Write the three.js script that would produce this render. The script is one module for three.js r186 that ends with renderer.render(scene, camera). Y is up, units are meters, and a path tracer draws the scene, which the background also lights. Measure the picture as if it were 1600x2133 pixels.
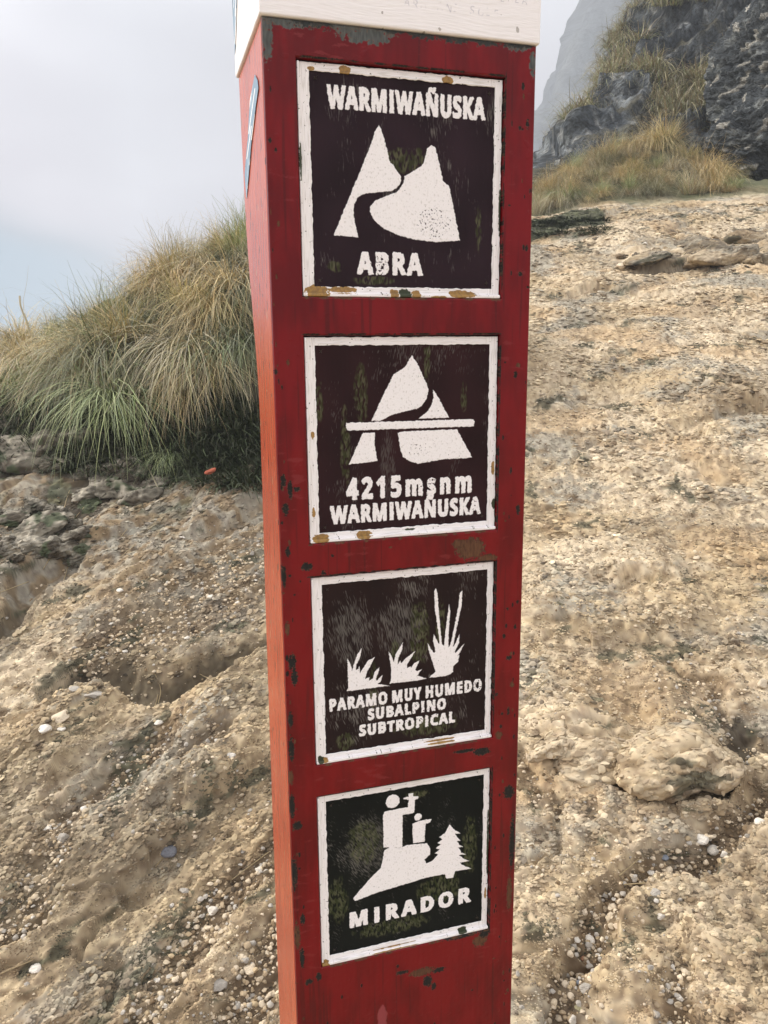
import * as THREE from 'three';
import { ImprovedNoise } from 'three/addons/math/ImprovedNoise.js';
import { RoundedBoxGeometry } from 'three/addons/geometries/RoundedBoxGeometry.js';
import { mergeGeometries, mergeVertices } from 'three/addons/utils/BufferGeometryUtils.js';

// ---------------------------------------------------------------- camera, sky, sun, exposure
const scene = new THREE.Scene();
const EYE = 1.55, PITCH = 0.1994, ROLL = -0.0092, FOCAL = 1663;          // metres, radians, pixels of the 1600 x 2133 photograph
const camera = new THREE.PerspectiveCamera(2 * Math.atan(1066.5 / FOCAL) * 180 / Math.PI, 0.75, 0.05, 2000);
const FW = new THREE.Vector3(0, -Math.sin(PITCH), -Math.cos(PITCH));
const up0 = new THREE.Vector3(0, Math.cos(PITCH), -Math.sin(PITCH)), rt0 = new THREE.Vector3(1, 0, 0);
const RT = rt0.clone().multiplyScalar(Math.cos(ROLL)).addScaledVector(up0, Math.sin(ROLL));
const UP = up0.clone().multiplyScalar(Math.cos(ROLL)).addScaledVector(rt0, -Math.sin(ROLL));
camera.position.set(0, EYE, 0);
camera.quaternion.setFromRotationMatrix(new THREE.Matrix4().makeBasis(RT, UP, FW.clone().negate()));

const renderer = new THREE.WebGLRenderer();
renderer.toneMapping = THREE.LinearToneMapping;
renderer.toneMappingExposure = 3.1;
renderer.shadowMap.enabled = true;

const sun = new THREE.DirectionalLight(new THREE.Color(1, 0.94, 0.86), 1.5);
sun.position.set(-13, 10.5, -6.5); sun.target.position.set(0, 1, -3);
sun.castShadow = true; sun.shadow.radius = 24; sun.shadow.mapSize.set(2048, 2048);
Object.assign(sun.shadow.camera, { left: -14, right: 14, top: 14, bottom: -14, near: 1, far: 60 });
sun.name = 'sun'; scene.add(sun, sun.target);

// ---------------------------------------------------------------- helpers
const P = new ImprovedNoise();
const N = (x, y, z = 0) => P.noise(x + 71.3, y + 37.7, z + 11.1);
const fbm = (x, y, z, o = 4) => { let s = 0, a = 0.5; for (let i = 0; i < o; i++) { s += a * N(x, y, z); x *= 2.03; y *= 2.03; z *= 2.03; a *= 0.5; } return s; };
const ss = (a, b, x) => { const t = Math.min(1, Math.max(0, (x - a) / (b - a))); return t * t * (3 - 2 * t); };
const mix = (a, b, t) => a + (b - a) * t;
const mix3 = (a, b, t) => [mix(a[0], b[0], t), mix(a[1], b[1], t), mix(a[2], b[2], t)];
const RNG = (s) => () => { s = (s + 0x6d2b79f5) | 0; let t = Math.imul(s ^ (s >>> 15), 1 | s); t = (t + Math.imul(t ^ (t >>> 7), 61 | t)) ^ t; return ((t ^ (t >>> 14)) >>> 0) / 4294967296; };
const lin = (r, g, b) => [r, g, b].map((c) => { c /= 255; return c <= 0.04045 ? c / 12.92 : Math.pow((c + 0.055) / 1.055, 2.4); });
const used = new Map();
function numbered(name) { const n = used.get(name) ?? 0; used.set(name, n + 1); return n ? name + '_' + String(n).padStart(3, '0') : name; }
function tag(o, label, category, group, kind) {
  if (label) o.userData.label = label;
  if (category) o.userData.category = category;
  if (group) o.userData.group = group;
  if (kind) o.userData.kind = kind;
  return o;
}
function mesh(name, geometry, material, parent = scene) {
  const m = new THREE.Mesh(geometry, material);
  m.name = parent === scene ? numbered(name) : name;
  m.castShadow = m.receiveShadow = true;
  parent.add(m);
  return m;
}
function canvas(w, h) { const c = document.createElement('canvas'); c.width = w; c.height = h; return c; }
function dataTex(w, h, data, srgb) {
  const t = new THREE.DataTexture(data, w, h, THREE.RGBAFormat);
  t.magFilter = t.minFilter = THREE.LinearFilter; t.wrapS = t.wrapT = THREE.RepeatWrapping;
  if (srgb) t.colorSpace = THREE.SRGBColorSpace;
  t.needsUpdate = true;
  return t;
}
// noise that repeats every `per` units
function tileTex(size, cells, octaves, seed, shape = (v) => v) {
  const rnd = RNG(seed), L = 256, lat = new Float32Array(L * L).map(() => rnd()), d = new Uint8Array(size * size * 4);
  for (let y = 0; y < size; y++) for (let x = 0; x < size; x++) {
    let s = 0, a = 0.5, c = cells, tot = 0;
    for (let o = 0; o < octaves; o++) {
      const fx = x / size * c, fy = y / size * c, ix = Math.floor(fx), iy = Math.floor(fy), u = ss(0, 1, fx - ix), v = ss(0, 1, fy - iy);
      const g = (i, j) => lat[((j % c) + o * 17) % L * L + ((i % c) + o * 29) % L];
      s += a * mix(mix(g(ix, iy), g(ix + 1, iy), u), mix(g(ix, iy + 1), g(ix + 1, iy + 1), u), v); tot += a; a *= 0.6; c *= 2;
    }
    const k = Math.round(255 * Math.min(1, Math.max(0, shape(s / tot)))), i = (y * size + x) * 4;
    d[i] = d[i + 1] = d[i + 2] = k; d[i + 3] = 255;
  }
  return dataTex(size, size, d, false);
}

// ---------------------------------------------------------------- sky: a lit fog bank, bluish and dimmer low over the valley
{
  const W = 1024, H = 512, d = new Float32Array(W * H * 4);
  for (let j = 0; j < H; j++) {
    const el = ((j + 0.5) / H - 0.5) * Math.PI, sy = Math.sin(el);
    for (let i = 0; i < W; i++) {
      const az = ((i + 0.5) / W - 0.5) * 2 * Math.PI, cx = Math.cos(az) * Math.cos(el), cz = Math.sin(az) * Math.cos(el);
      const n = fbm(cx * 2.2, sy * 5, cz * 2.2, 4), n2 = fbm(cx * 3.5 + 9, sy * 7, cz * 3.5, 4);
      const L = 0.49 + 0.42 * Math.max(0, sy) + 0.10 * n;
      let c = [L * 0.985, L * 0.975, L * 1.01];
      c = mix3(c, [0.222, 0.205, 0.228], 0.92 * ss(0.62, 0.2, sy + 0.3 * n + 0.02));
      const gap = Math.exp(-(((cx + 0.47) / 0.16) ** 2) - ((sy - 0.05) / 0.075) ** 2) * (cz < 0 ? 1 : 0);   // thinner fog over the deep valley
      c = mix3(c, [0.02, 0.075, 0.11], 0.97 * ss(0.05, 0.5, gap + 0.4 * n2));
      if (sy < 0) c = mix3(c, [0.36, 0.39, 0.41], ss(0, -0.4, sy));
      d.set([c[0], c[1], c[2], 1], (j * W + i) * 4);
    }
  }
  const t = new THREE.DataTexture(d, W, H, THREE.RGBAFormat, THREE.FloatType);
  t.mapping = THREE.EquirectangularReflectionMapping; t.magFilter = t.minFilter = THREE.LinearFilter; t.needsUpdate = true;
  scene.background = t; scene.environment = t;
}
scene.fog = new THREE.FogExp2(new THREE.Color(0.90, 0.95, 1.0), 0.0045);

// ---------------------------------------------------------------- the lie of the land (x to the right, d = distance ahead = -z)
const ramp = (t) => (t > 0 ? t * t / (t + 0.5) : 0);
function land(x, d) {                                                    // smooth ground
  let de = d;
  if (d > 8.6) de = 8.6 + (d - 8.6) * 0.18 + 0.9 * (1 - Math.exp(-(d - 8.6) / 1.1)) * 0.82;
  let h = 0.385 * ramp(de - 1.2) + 0.09 * Math.max(-6, Math.min(x, 9));
  h += 0.09 * N(x * 0.55, d * 0.55, 3) + 0.05 * N(x * 1.3, d * 1.5, 5);
  const left = 1 - ss(-0.1, 0.9, x);
  const B = mix(0.86, 0.20, ss(-0.7, -2.7, x)) + 0.12 * N(x * 1.1, 4);
  h += left * B * ss(4.25, 5.0, d + 0.25 * N(x * 1.6, 9) + 0.1 * N(x * 5, 9));
  const valley = mix(left, 1 - ss(0.07 * d, 0.155 * d, x), ss(6, 8, d));
  h -= valley * 1.0 * ramp((d - 5.6) * 0.9) * mix(1, 0.7, ss(20, 60, d));
  h += 0.62 * Math.exp(-(((x - 3.25) / 1.0) ** 2) - ((d - 10.6) / 0.8) ** 2) + 0.2 * Math.exp(-(((x - 2.2) / 0.5) ** 2) - ((d - 10) / 0.6) ** 2);   // grassy mound below the cliff
  if (d < 0) h += 0.1 * d;
  return Math.max(h, -70);
}
// point where the ray through a pixel of the photograph meets a surface of height f(x, d)
function ray(px, py) { return FW.clone().addScaledVector(RT, (px - 800) / FOCAL).addScaledVector(UP, -(py - 1066.5) / FOCAL); }
function hit(px, py, f = land, from = 0.9, to = 16) {
  const r = ray(px, py); let t0 = from;
  for (let t = from; t < to; t += 0.02) { if (EYE + r.y * t < f(r.x * t, -r.z * t)) { let a = t0, b = t; for (let i = 0; i < 12; i++) { const m = (a + b) / 2; if (EYE + r.y * m < f(r.x * m, -r.z * m)) b = m; else a = m; } return [r.x * b, -r.z * b, b]; } t0 = t; }
  return [r.x * to, -r.z * to, to];
}
// a step in the slope at the upper right whose lip hangs over
const SC = [hit(1285, 556), hit(1600, 568)];
const scarpAt = (x) => SC[0][1] + (SC[1][1] - SC[0][1]) * (x - SC[0][0]) / (SC[1][0] - SC[0][0]) + 0.22 * N(x * 1.7, 2) + 0.03 * N(x * 7, 4);
const scarpOn = (x) => ss(SC[0][0] - 0.1, SC[0][0] + 0.25, x) * (0.75 + 0.5 * N(x * 3, 6)) * (1 - 0.8 * Math.exp(-(((x - SC[0][0] - 0.62) / 0.05) ** 2)));
const overhang = (x, d) => { if (x < 1 || d < 6 || d > 9.5) return 0; const t = d - scarpAt(x); return t < 0.03 || t > 0.5 ? 0 : 0.05 * scarpOn(x) * ss(0.015, 0.05, t) * ss(0.5, 0.1, t); };
// washed-out gullies: pixel traces of the photograph laid on the smooth ground; [points, width m, depth m, gravel]
const GULLY = [
  [[[1185, 2140], [1205, 2050], [1225, 1950], [1285, 1870], [1340, 1820], [1440, 1770], [1530, 1730], [1610, 1660]], 0.045, 0.075, 1],
  [[[1395, 2140], [1400, 2060], [1405, 1990]], 0.03, 0.03, 0.8],
  [[[1400, 1390], [1470, 1440], [1500, 1500], [1600, 1560]], 0.03, 0.03, 0.7],
  [[[1085, 1600], [1110, 1650], [1230, 1690]], 0.03, 0.015, 0.6],
  [[[-30, 1960], [60, 1890], [120, 1780], [140, 1700], [200, 1650], [260, 1580], [350, 1540]], 0.06, 0.04, 1],
  [[[290, 2145], [350, 2040], [380, 1970], [430, 1900], [470, 1850], [560, 1790]], 0.05, 0.035, 1],
  [[[500, 2130], [520, 2060], [560, 1960], [590, 1930]], 0.06, 0.04, 1],
  [[[370, 1600], [440, 1580], [480, 1540]], 0.04, 0.03, 0.8],
  [[[270, 1330], [390, 1260], [480, 1220], [560, 1150]], 0.2, 0.0, 1],
  [[[120, 1440], [170, 1395], [250, 1420], [330, 1435], [420, 1395], [480, 1350], [560, 1320]], 0.055, 0.15, 0.15],
  [[[-20, 1330], [20, 1290], [60, 1210], [140, 1170]], 0.06, 0.09, 0.1],
  [[[1490, 1650], [1540, 1580], [1560, 1520]], 0.035, 0.05, 0.3],
].map(([pts, w, dep, gr]) => ({ pts: pts.map(([a, b]) => hit(a, b)), w, dep, gr }));
function gully(x, d) {                                                   // [carved depth, gravel share, hollow share]
  let dep = 0, gr = 0, hol = 0;
  if (d > 4.6 || d < 0.9) return [0, 0, 0];
  const wx = x + 0.05 * N(x * 6, d * 6, 2), wd = d + 0.05 * N(x * 6, d * 6, 8);
  GULLY.forEach((g, gi) => {
    let best = 9;
    for (let i = 1; i < g.pts.length; i++) {
      const a = g.pts[i - 1], b = g.pts[i], ex = b[0] - a[0], ed = b[1] - a[1], t = Math.min(1, Math.max(0, ((wx - a[0]) * ex + (wd - a[1]) * ed) / (ex * ex + ed * ed)));
      best = Math.min(best, Math.hypot(wx - a[0] - ex * t, wd - a[1] - ed * t));
    }
    const k = best / g.w;
    if (k > 3) return;
    const s = 1 - ss(0.25, 1.7, k);
    dep = Math.max(dep, g.dep * s); gr = Math.max(gr, g.gr * Math.exp(-k * k * 0.7));
    if (gi === 9 || gi === 10 || gi === 11) hol = Math.max(hol, s);
  });
  return [dep, gr, hol];
}
// low steps where a layer of the bedrock breaks off
const LEDGES = [
  [[[1090, 1080], [1190, 1075]], 0.030], [[[1200, 1240], [1300, 1238], [1400, 1222]], 0.05], [[[1130, 1335], [1230, 1345], [1330, 1330], [1470, 1310]], 0.055], [[[1420, 900], [1500, 870], [1590, 850]], 0.05], [[[1100, 820], [1180, 800]], 0.04],
  [[[1300, 1010], [1420, 985], [1560, 1010]], 0.045], [[[1080, 1745], [1180, 1735], [1250, 1750]], 0.03], [[[1120, 620], [1240, 615], [1330, 618]], 0.05], [[[1290, 1930], [1400, 1940], [1460, 1990]], 0.045], [[[1480, 2050], [1600, 2030]], 0.04],
  [[[20, 1640], [100, 1625], [170, 1600]], 0.04], [[[330, 1720], [420, 1690], [520, 1640]], 0.05], [[[200, 1880], [300, 1840], [400, 1760]], 0.04], [[[400, 1140], [470, 1110], [530, 1070]], 0.05], [[[180, 1150], [240, 1130], [310, 1095]], 0.05],
  [[[1075, 1520], [1180, 1590], [1300, 1640], [1400, 1672], [1500, 1655]], 0.085, 0.02],
].map(([pts, a, lip]) => ({ pts: pts.map(([p, q]) => hit(p, q)), a: lip ? a : a * 1.4, lip: lip ?? 0 }));
let lipAt = 0;                                                           // how far the lip of the step just looked up hangs over
function ledges(x, d) {
  let h = 0; lipAt = 0;
  if (d > 8 || d < 1) return 0;
  for (const { pts, a, lip } of LEDGES) {
    const x0 = pts[0][0], x1 = pts[pts.length - 1][0];
    if (x < x0 - 0.1 || x > x1 + 0.1) continue;
    let i = 1; while (i < pts.length - 1 && x > pts[i][0]) i++;
    const p = pts[i - 1], q = pts[i], t = d - (p[1] + (q[1] - p[1]) * (x - p[0]) / (q[0] - p[0])) + 0.07 * N(x * 7, p[1] * 9) + 0.03 * N(x * 21, p[1] * 5);
    if (t < -0.15 || t > 0.9) continue;
    const on = ss(x0 - 0.1, x0 + (lip ? 0.3 : 0.06), x) * ss(x1 + 0.1, x1 - 0.06, x) * (0.7 + 0.6 * N(x * 5, p[1]));
    if (lip) lipAt = lip * on * ss(0.01, 0.035, t) * ss(0.2, 0.04, t);
    h += a * on * (ss(0, 0.035, t) * ss(lip ? 0.7 : 0.9, 0.05, t) * (lip ? 1 + 0.5 * ss(0, 0.2, t) : 1) - 0.35 * Math.exp(-(((t + 0.02) / 0.03) ** 2)));
  }
  return h;
}
const frac = (x) => x - Math.floor(x);
function relief(x, d) {                                                  // crusted, flaking weathered rock
  const side = ss(-0.2, 0.3, x), q = d + mix(-0.45, 0.12, side) * x;     // run of the layers
  const far = ss(14, 7, d);
  let h = 0.15 * fbm(x * 1.5, q * 2.3, 1, 3);
  const ck = Math.abs(N(x * 1.6 + 0.25 * N(x * 6, q * 6, 13), q * 2.4, 15)); h -= 0.032 * (1 - ss(0.0, 0.05, ck)) * ss(-0.1, 0.2, N(x * 1.1, q * 1.3, 17));
  const m = ss(-0.25, 0.3, N(x * 2.1, q * 2.5, 21));
  const t = q * 6.5 + 2.4 * N(x * 2.2, q * 2.2, 31) + 1.2 * N(x * 6, q * 6, 33);
  const f = frac(t); h += 0.032 * m * (ss(0, 0.42, f) - f) * (0.4 + 0.8 * ss(-0.2, 0.3, N(x * 3.3, q * 2, 35)));
  const t2 = q * 22 + 1.6 * N(x * 6, q * 6, 41) + 0.9 * N(x * 19, q * 19, 43), f2 = frac(t2);
  h += 0.011 * ss(-0.3, 0.2, N(x * 5, q * 6, 23)) * (ss(0, 0.4, f2) - f2);
  h += 0.024 * (0.5 - Math.abs(N(x * 6, q * 11, 51))) + 0.020 * (0.4 - Math.abs(N(x * 14, q * 22, 53)));
  h += 0.014 * N(x * 31, q * 44, 55) * ss(7, 4, d) + 0.004 * N(x * 62, q * 72, 57) * ss(3.6, 2.2, d);
  return h * far;
}
function ground(x, d) { const h = land(x, d) + relief(x, d), g = gully(x, d); const t = x > 1 && d > 6 && d < 10 ? d - scarpAt(x) : -1;
  const step = t > 0 ? 0.10 * scarpOn(x) * ss(0, 0.06, t) * ss(1.6, 0.4, t) : 0;
  const trench = x > 1 && d > 6 && d < 10 ? 0.08 * scarpOn(x) * ss(-0.12, -0.05, d - scarpAt(x)) * ss(0.02, -0.02, d - scarpAt(x)) : 0;
  return h + step + ledges(x, d) - trench - g[0] * (1 - 0.3 * Math.abs(N(x * 20, d * 20, 3))) - (g[1] > 0.3 ? 0.01 : 0); }
const MAT = hit(1175, 470);
const SAND = [0.44, 0.335, 0.20], PALE = [0.57, 0.465, 0.32], BROWN = [0.19, 0.13, 0.07], GREY = [0.30, 0.275, 0.22], OCHRE = [0.42, 0.275, 0.135], SOIL_SHADE = [0.055, 0.042, 0.026], MOSS = [0.045, 0.06, 0.025], LICHEN = [0.50, 0.45, 0.38];
function groundColour(x, d, e = 0, y = 0) {
  const side = ss(-0.2, 0.3, x), q = d + e + mix(-0.45, 0.12, side) * x;
  let c = mix3(SAND, PALE, ss(-0.25, 0.35, fbm(x * 1.5, q * 2.2, 61, 3) + 0.12 * side + 0.25 * N(x * 15, q * 24, 62)));
  c = mix3(c, GREY, 0.75 * ss(0.02, 0.35, N(x * 2.3, q * 3.2, 63) + 0.35 * N(x * 19, q * 27, 64)));
  c = mix3(c, OCHRE, 0.5 * ss(0.12, 0.4, N(x * 2.0 + 5, q * 2.6, 65) + 0.2 * N(x * 12, q * 18, 66)));
  c = mix3(c, [0.25, 0.18, 0.10], 0.6 * ss(0.0, 0.4, fbm(x * 1.3 + 3, q * 1.9, 83, 3) + 0.2 * N(x * 11, q * 15, 84)));
  const b = fbm(x * 9, q * 15, 67, 3) + 0.1 * (1 - side) * ss(3.0, 1.6, d);
  c = mix3(c, BROWN, 0.85 * ss(0.06, 0.3, b));
  const g = gully(x, d + 0.02 * N(x * 14, q * 14, 79));
  c = mix3(c, [0.11, 0.072, 0.038], 0.85 * ss(0.25, 0.8, g[1] + 0.3 * N(x * 18, d * 18, 81)));
  if (x > 1 && d > 6.5 && d < 10) { const f = 1 - ((x - MAT[0] - 0.25 * (d - MAT[1])) / 0.55) ** 2 - ((d - MAT[1]) / 0.5) ** 2 + 1.2 * fbm(x * 4, d * 4, 85, 3); c = mix3(c, N(x * 14, d * 14, 86) > 0 ? MOSS : [0.03, 0.04, 0.02], 0.9 * ss(0.1, 0.4, f)); }
  if (x > 1 && d > 6 && d < 10) { const t = d - scarpAt(x) + 0.04 * N(x * 12, d * 12, 82); c = mix3(c, SOIL_SHADE, 0.9 * scarpOn(x) * ss(-0.13, -0.05, t) * ss(0.1, 0.05, t)); }  // dark humus tone that paints the shadow strip under the scarp lip
  c = mix3(c, SOIL_SHADE, 0.9 * ss(0.15, 0.6, g[2] + 0.4 * N(x * 16, d * 16, 68)));  // dark soil, with the shade of the hollows painted in
  if (x < 1) {                                                            // dark, mossy soil and grey crust under the grass bank
    const k = ss(3.75, 4.35, d + 0.5 * N(x * 2.5, d * 2.5, 69) + 0.25 * N(x * 9, d * 9, 70));
    c = mix3(c, [0.22, 0.175, 0.11], 0.5 * ss(0.3, -0.3, x) * ss(-0.3, 0.3, N(x * 2.2, d * 2.8, 76)));
    const grey = ss(2.9, 3.7, d + 0.5 * N(x * 1.4, d * 2, 71)) * ss(0.4, -0.4, x);
    c = mix3(c, mix3(GREY, BROWN, ss(-0.2, 0.2, N(x * 14, d * 18, 73))), 0.7 * grey);
    c = mix3(c, N(x * 8, d * 8, 72) > 0 ? MOSS : SOIL_SHADE, 0.92 * k * ss(0.6, 0.1, x));
  }
  c = mix3(c, [0.06, 0.06, 0.034], 0.8 * ss(0.38, 0.52, N(x * 4.5, q * 6, 77) + 0.5 * N(x * 17, q * 25, 78)));
  const v = 1.0 * Math.max(0.25, speck(x, y, d)), w = Math.pow(v, 1.12);
  return [c[0] * v, c[1] * w, c[2] * w];
}
const bumpFine = tileTex(512, 24, 4, 5);
// mineral grain: pale and dark grains of a few millimetres, browner where darker
const grain = (() => {
  const S = 1024, a = tileTex(S, 46, 4, 15).image.data, b = tileTex(S, 130, 3, 27).image.data, c = tileTex(S, 18, 3, 33).image.data, d = new Uint8Array(S * S * 4);
  for (let i = 0; i < S * S; i++) {
    const t = (a[i * 4] / 255 - 0.5) * 1.7 + (b[i * 4] / 255 - 0.5) * 1.5, w = (c[i * 4] / 255 - 0.5) * 1.2, k = Math.min(1, Math.max(0.10, 0.68 + 0.62 * t + 0.25 * w));
    d[i * 4] = 255 * k; d[i * 4 + 1] = 255 * Math.pow(k, 1.05); d[i * 4 + 2] = 255 * Math.pow(k, 1.13); d[i * 4 + 3] = 255;
  }
  return dataTex(S, S, d, false);
})();
const groundMat = new THREE.MeshStandardMaterial({ vertexColors: true, roughness: 0.95 });
const rockMat = new THREE.MeshStandardMaterial({ vertexColors: true, color: new THREE.Color(0.95, 0.93, 0.9), roughness: 0.92 });
const speck = (x, y, z) => 1 + 0.45 * N(x * 38, y * 38, z * 44) + 0.25 * N(x * 70, y * 70, z * 72);   // mineral grain
{
  const az = [], rr = [];
  const A = 0.51, NA = 640;
  for (let i = 0; i < 70; i++) az.push(-Math.PI + (Math.PI - A) * i / 70);
  for (let i = 0; i <= NA; i++) az.push(-A + 2 * A * i / NA);
  for (let i = 1; i <= 70; i++) az.push(A + (Math.PI - A) * i / 70);
  for (let i = 0; i < 26; i++) rr.push(0.02 + 0.93 * i / 26);
  const R0 = 0.95, R1 = 10.6, NR = 1150;
  for (let i = 0; i < NR; i++) rr.push(R0 * Math.pow(R1 / R0, i / NR));
  for (let i = 0; i <= 60; i++) rr.push(R1 * Math.pow(70 / R1, i / 60));
  const w = az.length, n = w * rr.length, pos = new Float32Array(n * 3), col = new Float32Array(n * 3), idx = new Uint32Array((w - 1) * (rr.length - 1) * 6);
  // rows are spread evenly along the surface of each column, so that steep faces get their share of points
  const M0 = 400, jA = rr.indexOf(R0), inner = az.map((a) => Math.abs(a) <= A + 1e-6), i0 = inner.indexOf(true), nc = inner.lastIndexOf(true) - i0 + 1;
  let D = new Float32Array(nc * M0);
  for (let c = 0; c < nc; c++) {
    const sa = Math.sin(az[i0 + c]), ca = Math.cos(az[i0 + c]); let px = R0, ph = ground(R0 * sa, R0 * ca);
    for (let m = 1; m <= M0; m++) { const r = R0 * Math.pow(R1 / R0, m / M0), h = ground(r * sa, r * ca); D[c * M0 + m - 1] = Math.hypot(r - px, 0.9 * (h - ph)) / r; px = r; ph = h; }
  }
  for (let pass = 0; pass < 3; pass++) {                                 // neighbouring columns share their spacing
    const E = new Float32Array(nc * M0), Q = 14;
    for (let m = 0; m < M0; m++) { let sum = 0; for (let c = -Q; c <= Q; c++) sum += D[Math.min(nc - 1, Math.max(0, c)) * M0 + m]; for (let c = 0; c < nc; c++) { E[c * M0 + m] = sum / (2 * Q + 1); sum += D[Math.min(nc - 1, c + Q + 1) * M0 + m] - D[Math.max(0, c - Q) * M0 + m]; } }
    D = E;
  }
  const radii = az.map((a, ia) => {
    if (!inner[ia]) return rr;
    const out = rr.slice(), o = (ia - i0) * M0; let tot = 0; for (let m = 0; m < M0; m++) tot += D[o + m];
    for (let jj = 1, m = 0, L = 0; jj < NR; jj++) { const t = tot * jj / NR; while (L + D[o + m] < t) L += D[o + m++]; out[jA + jj] = R0 * Math.pow(R1 / R0, (m + (t - L) / D[o + m]) / M0); }
    return out;
  });
  let k = 0;
  for (let jr = 0; jr < rr.length; jr++) for (let ia = 0; ia < w; ia++) {
    const a = az[ia], r = radii[ia][jr], x = r * Math.sin(a), d = r * Math.cos(a);
    const gy = r > 30 ? land(x, d) + 2 * N(x * 0.06, d * 0.06) : ground(x, d), near = r > 0.95 && r < 10.6;
    const jx = near ? 0.008 * N(x * 24, gy * 30, d * 24) : 0, jd = near ? 0.008 * N(x * 24, gy * 30 + 40, d * 24) : 0;
    ledges(x, d); const over = lipAt + overhang(x, d);
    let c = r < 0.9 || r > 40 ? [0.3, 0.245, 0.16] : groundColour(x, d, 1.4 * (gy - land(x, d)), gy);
    if (r > 9) c = mix3(c, [0.10, 0.11, 0.05], ss(8.75, 9.4, d + 0.6 * N(x * 1.3, d * 1.3, 80)) * 0.9);
    pos.set([x + jx, gy, -(d + jd - over)], k * 3); col.set(c, k * 3); k++;
  }
  k = 0;
  for (let j = 0; j + 1 < rr.length; j++) for (let i = 0; i + 1 < w; i++) { const a = j * w + i; idx.set([a, a + 1, a + w, a + 1, a + w + 1, a + w], k); k += 6; }
  const g = new THREE.BufferGeometry();
  g.setAttribute('position', new THREE.BufferAttribute(pos, 3)); g.setAttribute('color', new THREE.BufferAttribute(col, 3)); g.setIndex(new THREE.BufferAttribute(idx, 1));
  g.computeVertexNormals();
  tag(mesh('ground', g, groundMat), 'bare crusted sandy rock slope with gullies of loose gravel', null, null, 'structure');
}
const spot = (px, py, from = 0.9) => { const [x, d, t] = hit(px, py, ground, from); return { x, d, y: ground(x, d), t }; };   // t / FOCAL = metres per pixel there

// ---------------------------------------------------------------- cliff and far mountain
const cliffBump = tileTex(512, 12, 5, 9);
const rockDark = new THREE.MeshStandardMaterial({ vertexColors: true, map: grain, roughness: 0.85, bumpMap: cliffBump, bumpScale: 0.10 });
function crag(name, height, x0, x1, nx, d0, d1, nd, amp, scale, colour, label, uvm) {
  const pos = [], col = [], uv = [], idx = [];
  for (let j = 0; j <= nd; j++) for (let i = 0; i <= nx; i++) {
    const x = x0 + (x1 - x0) * i / nx, d = d0 + (d1 - d0) * j / nd; pos.push(x, height(x, d), -d); uv.push(x / uvm, (d + height(x, d)) / uvm);
  }
  for (let j = 0; j < nd; j++) for (let i = 0; i < nx; i++) { const a = j * (nx + 1) + i; idx.push(a, a + 1, a + nx + 1, a + 1, a + nx + 2, a + nx + 1); }
  const g = new THREE.BufferGeometry();
  g.setAttribute('position', new THREE.Float32BufferAttribute(pos, 3)); g.setAttribute('uv', new THREE.Float32BufferAttribute(uv, 2)); g.setIndex(idx); g.computeVertexNormals();
  const p = g.attributes.position, n = g.attributes.normal;
  for (let i = 0; i < p.count; i++) {
    const x = p.getX(i) / scale, y = p.getY(i) / scale, z = p.getZ(i) / scale;
    const u = x * 0.8 + y * 0.55, v = y * 0.8 - x * 0.5;                  // tilted strata
    let k = 0.9 * fbm(x * 0.45, y * 0.45, z * 0.45, 3);
    k += 0.85 * (0.45 - Math.abs(N(u * 0.9, v * 1.9, z * 1.1))) + 0.42 * (0.4 - Math.abs(N(u * 2.2, v * 4.6, z * 2.6))) + 0.20 * (0.4 - Math.abs(N(u * 5.5, v * 10, z * 6))) + 0.08 * N(u * 12, v * 20, z * 12) + 0.03 * N(u * 28, v * 40, z * 28);
    k *= amp;
    p.setXYZ(i, p.getX(i) + n.getX(i) * k, p.getY(i) + n.getY(i) * k, p.getZ(i) + n.getZ(i) * k);
  }
  g.computeVertexNormals();
  for (let i = 0; i < p.count; i++) col.push(...colour(p.getX(i), p.getY(i), p.getZ(i), n.getY(i)));
  g.setAttribute('color', new THREE.Float32BufferAttribute(col, 3));
  return tag(mesh(name, g, rockDark), label, null, null, 'structure');
}
const smin = (a, b, k) => { const h = Math.max(k - Math.abs(a - b), 0) / k; return Math.min(a, b) - h * h * k * 0.25; };
const cliffH = (x, d) => Math.min(3.5 + smin(1.9 * (x - 0.172 * d), 1.35 * (d - 12.3 + 0.16 * (x - 5) + 0.8 * N(x * 0.5, 3.3)), 0.8), 16 + 0.02 * d);
const cliffGrass = (x, y, z) => fbm(x * 0.5 + 4, y * 0.7, z * 0.5, 3) + 0.10 * ss(3, 6, x);
const cliff = crag('cliff', cliffH, 1.6, 15, 330, 11, 24, 300, 0.75, 1, (x, y, z, ny) => {
  let c = mix3([0.055, 0.066, 0.076], [0.30, 0.33, 0.345], ss(-0.05, 0.45, fbm(x * 1.6, y * 2.4, z * 1.6, 4) + 0.4 * N(x * 9, y * 14, z * 9)));
  c = mix3(c, [0.38, 0.39, 0.38], ss(0.34, 0.46, N(x * 6, y * 9, z * 6) * 0.6 + 0.6 * N(x * 15, y * 17, z * 15)));
  c = mix3(c, [0.10, 0.088, 0.045], 0.8 * ss(0.0, 0.25, fbm(x * 1.1 + 7, y * 1.6, z * 1.1, 4) + 0.35 * (ny - 0.45)));
  return mix3(c, [0.16, 0.13, 0.06], 0.9 * ss(0.20, 0.3, cliffGrass(x, y, z) + 0.1 * N(x * 6, y * 6, z * 6) + 0.2 * (ny - 0.55)));
}, 'dark craggy cliff with grassy ledges rising to the upper right', 1.4);
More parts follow.
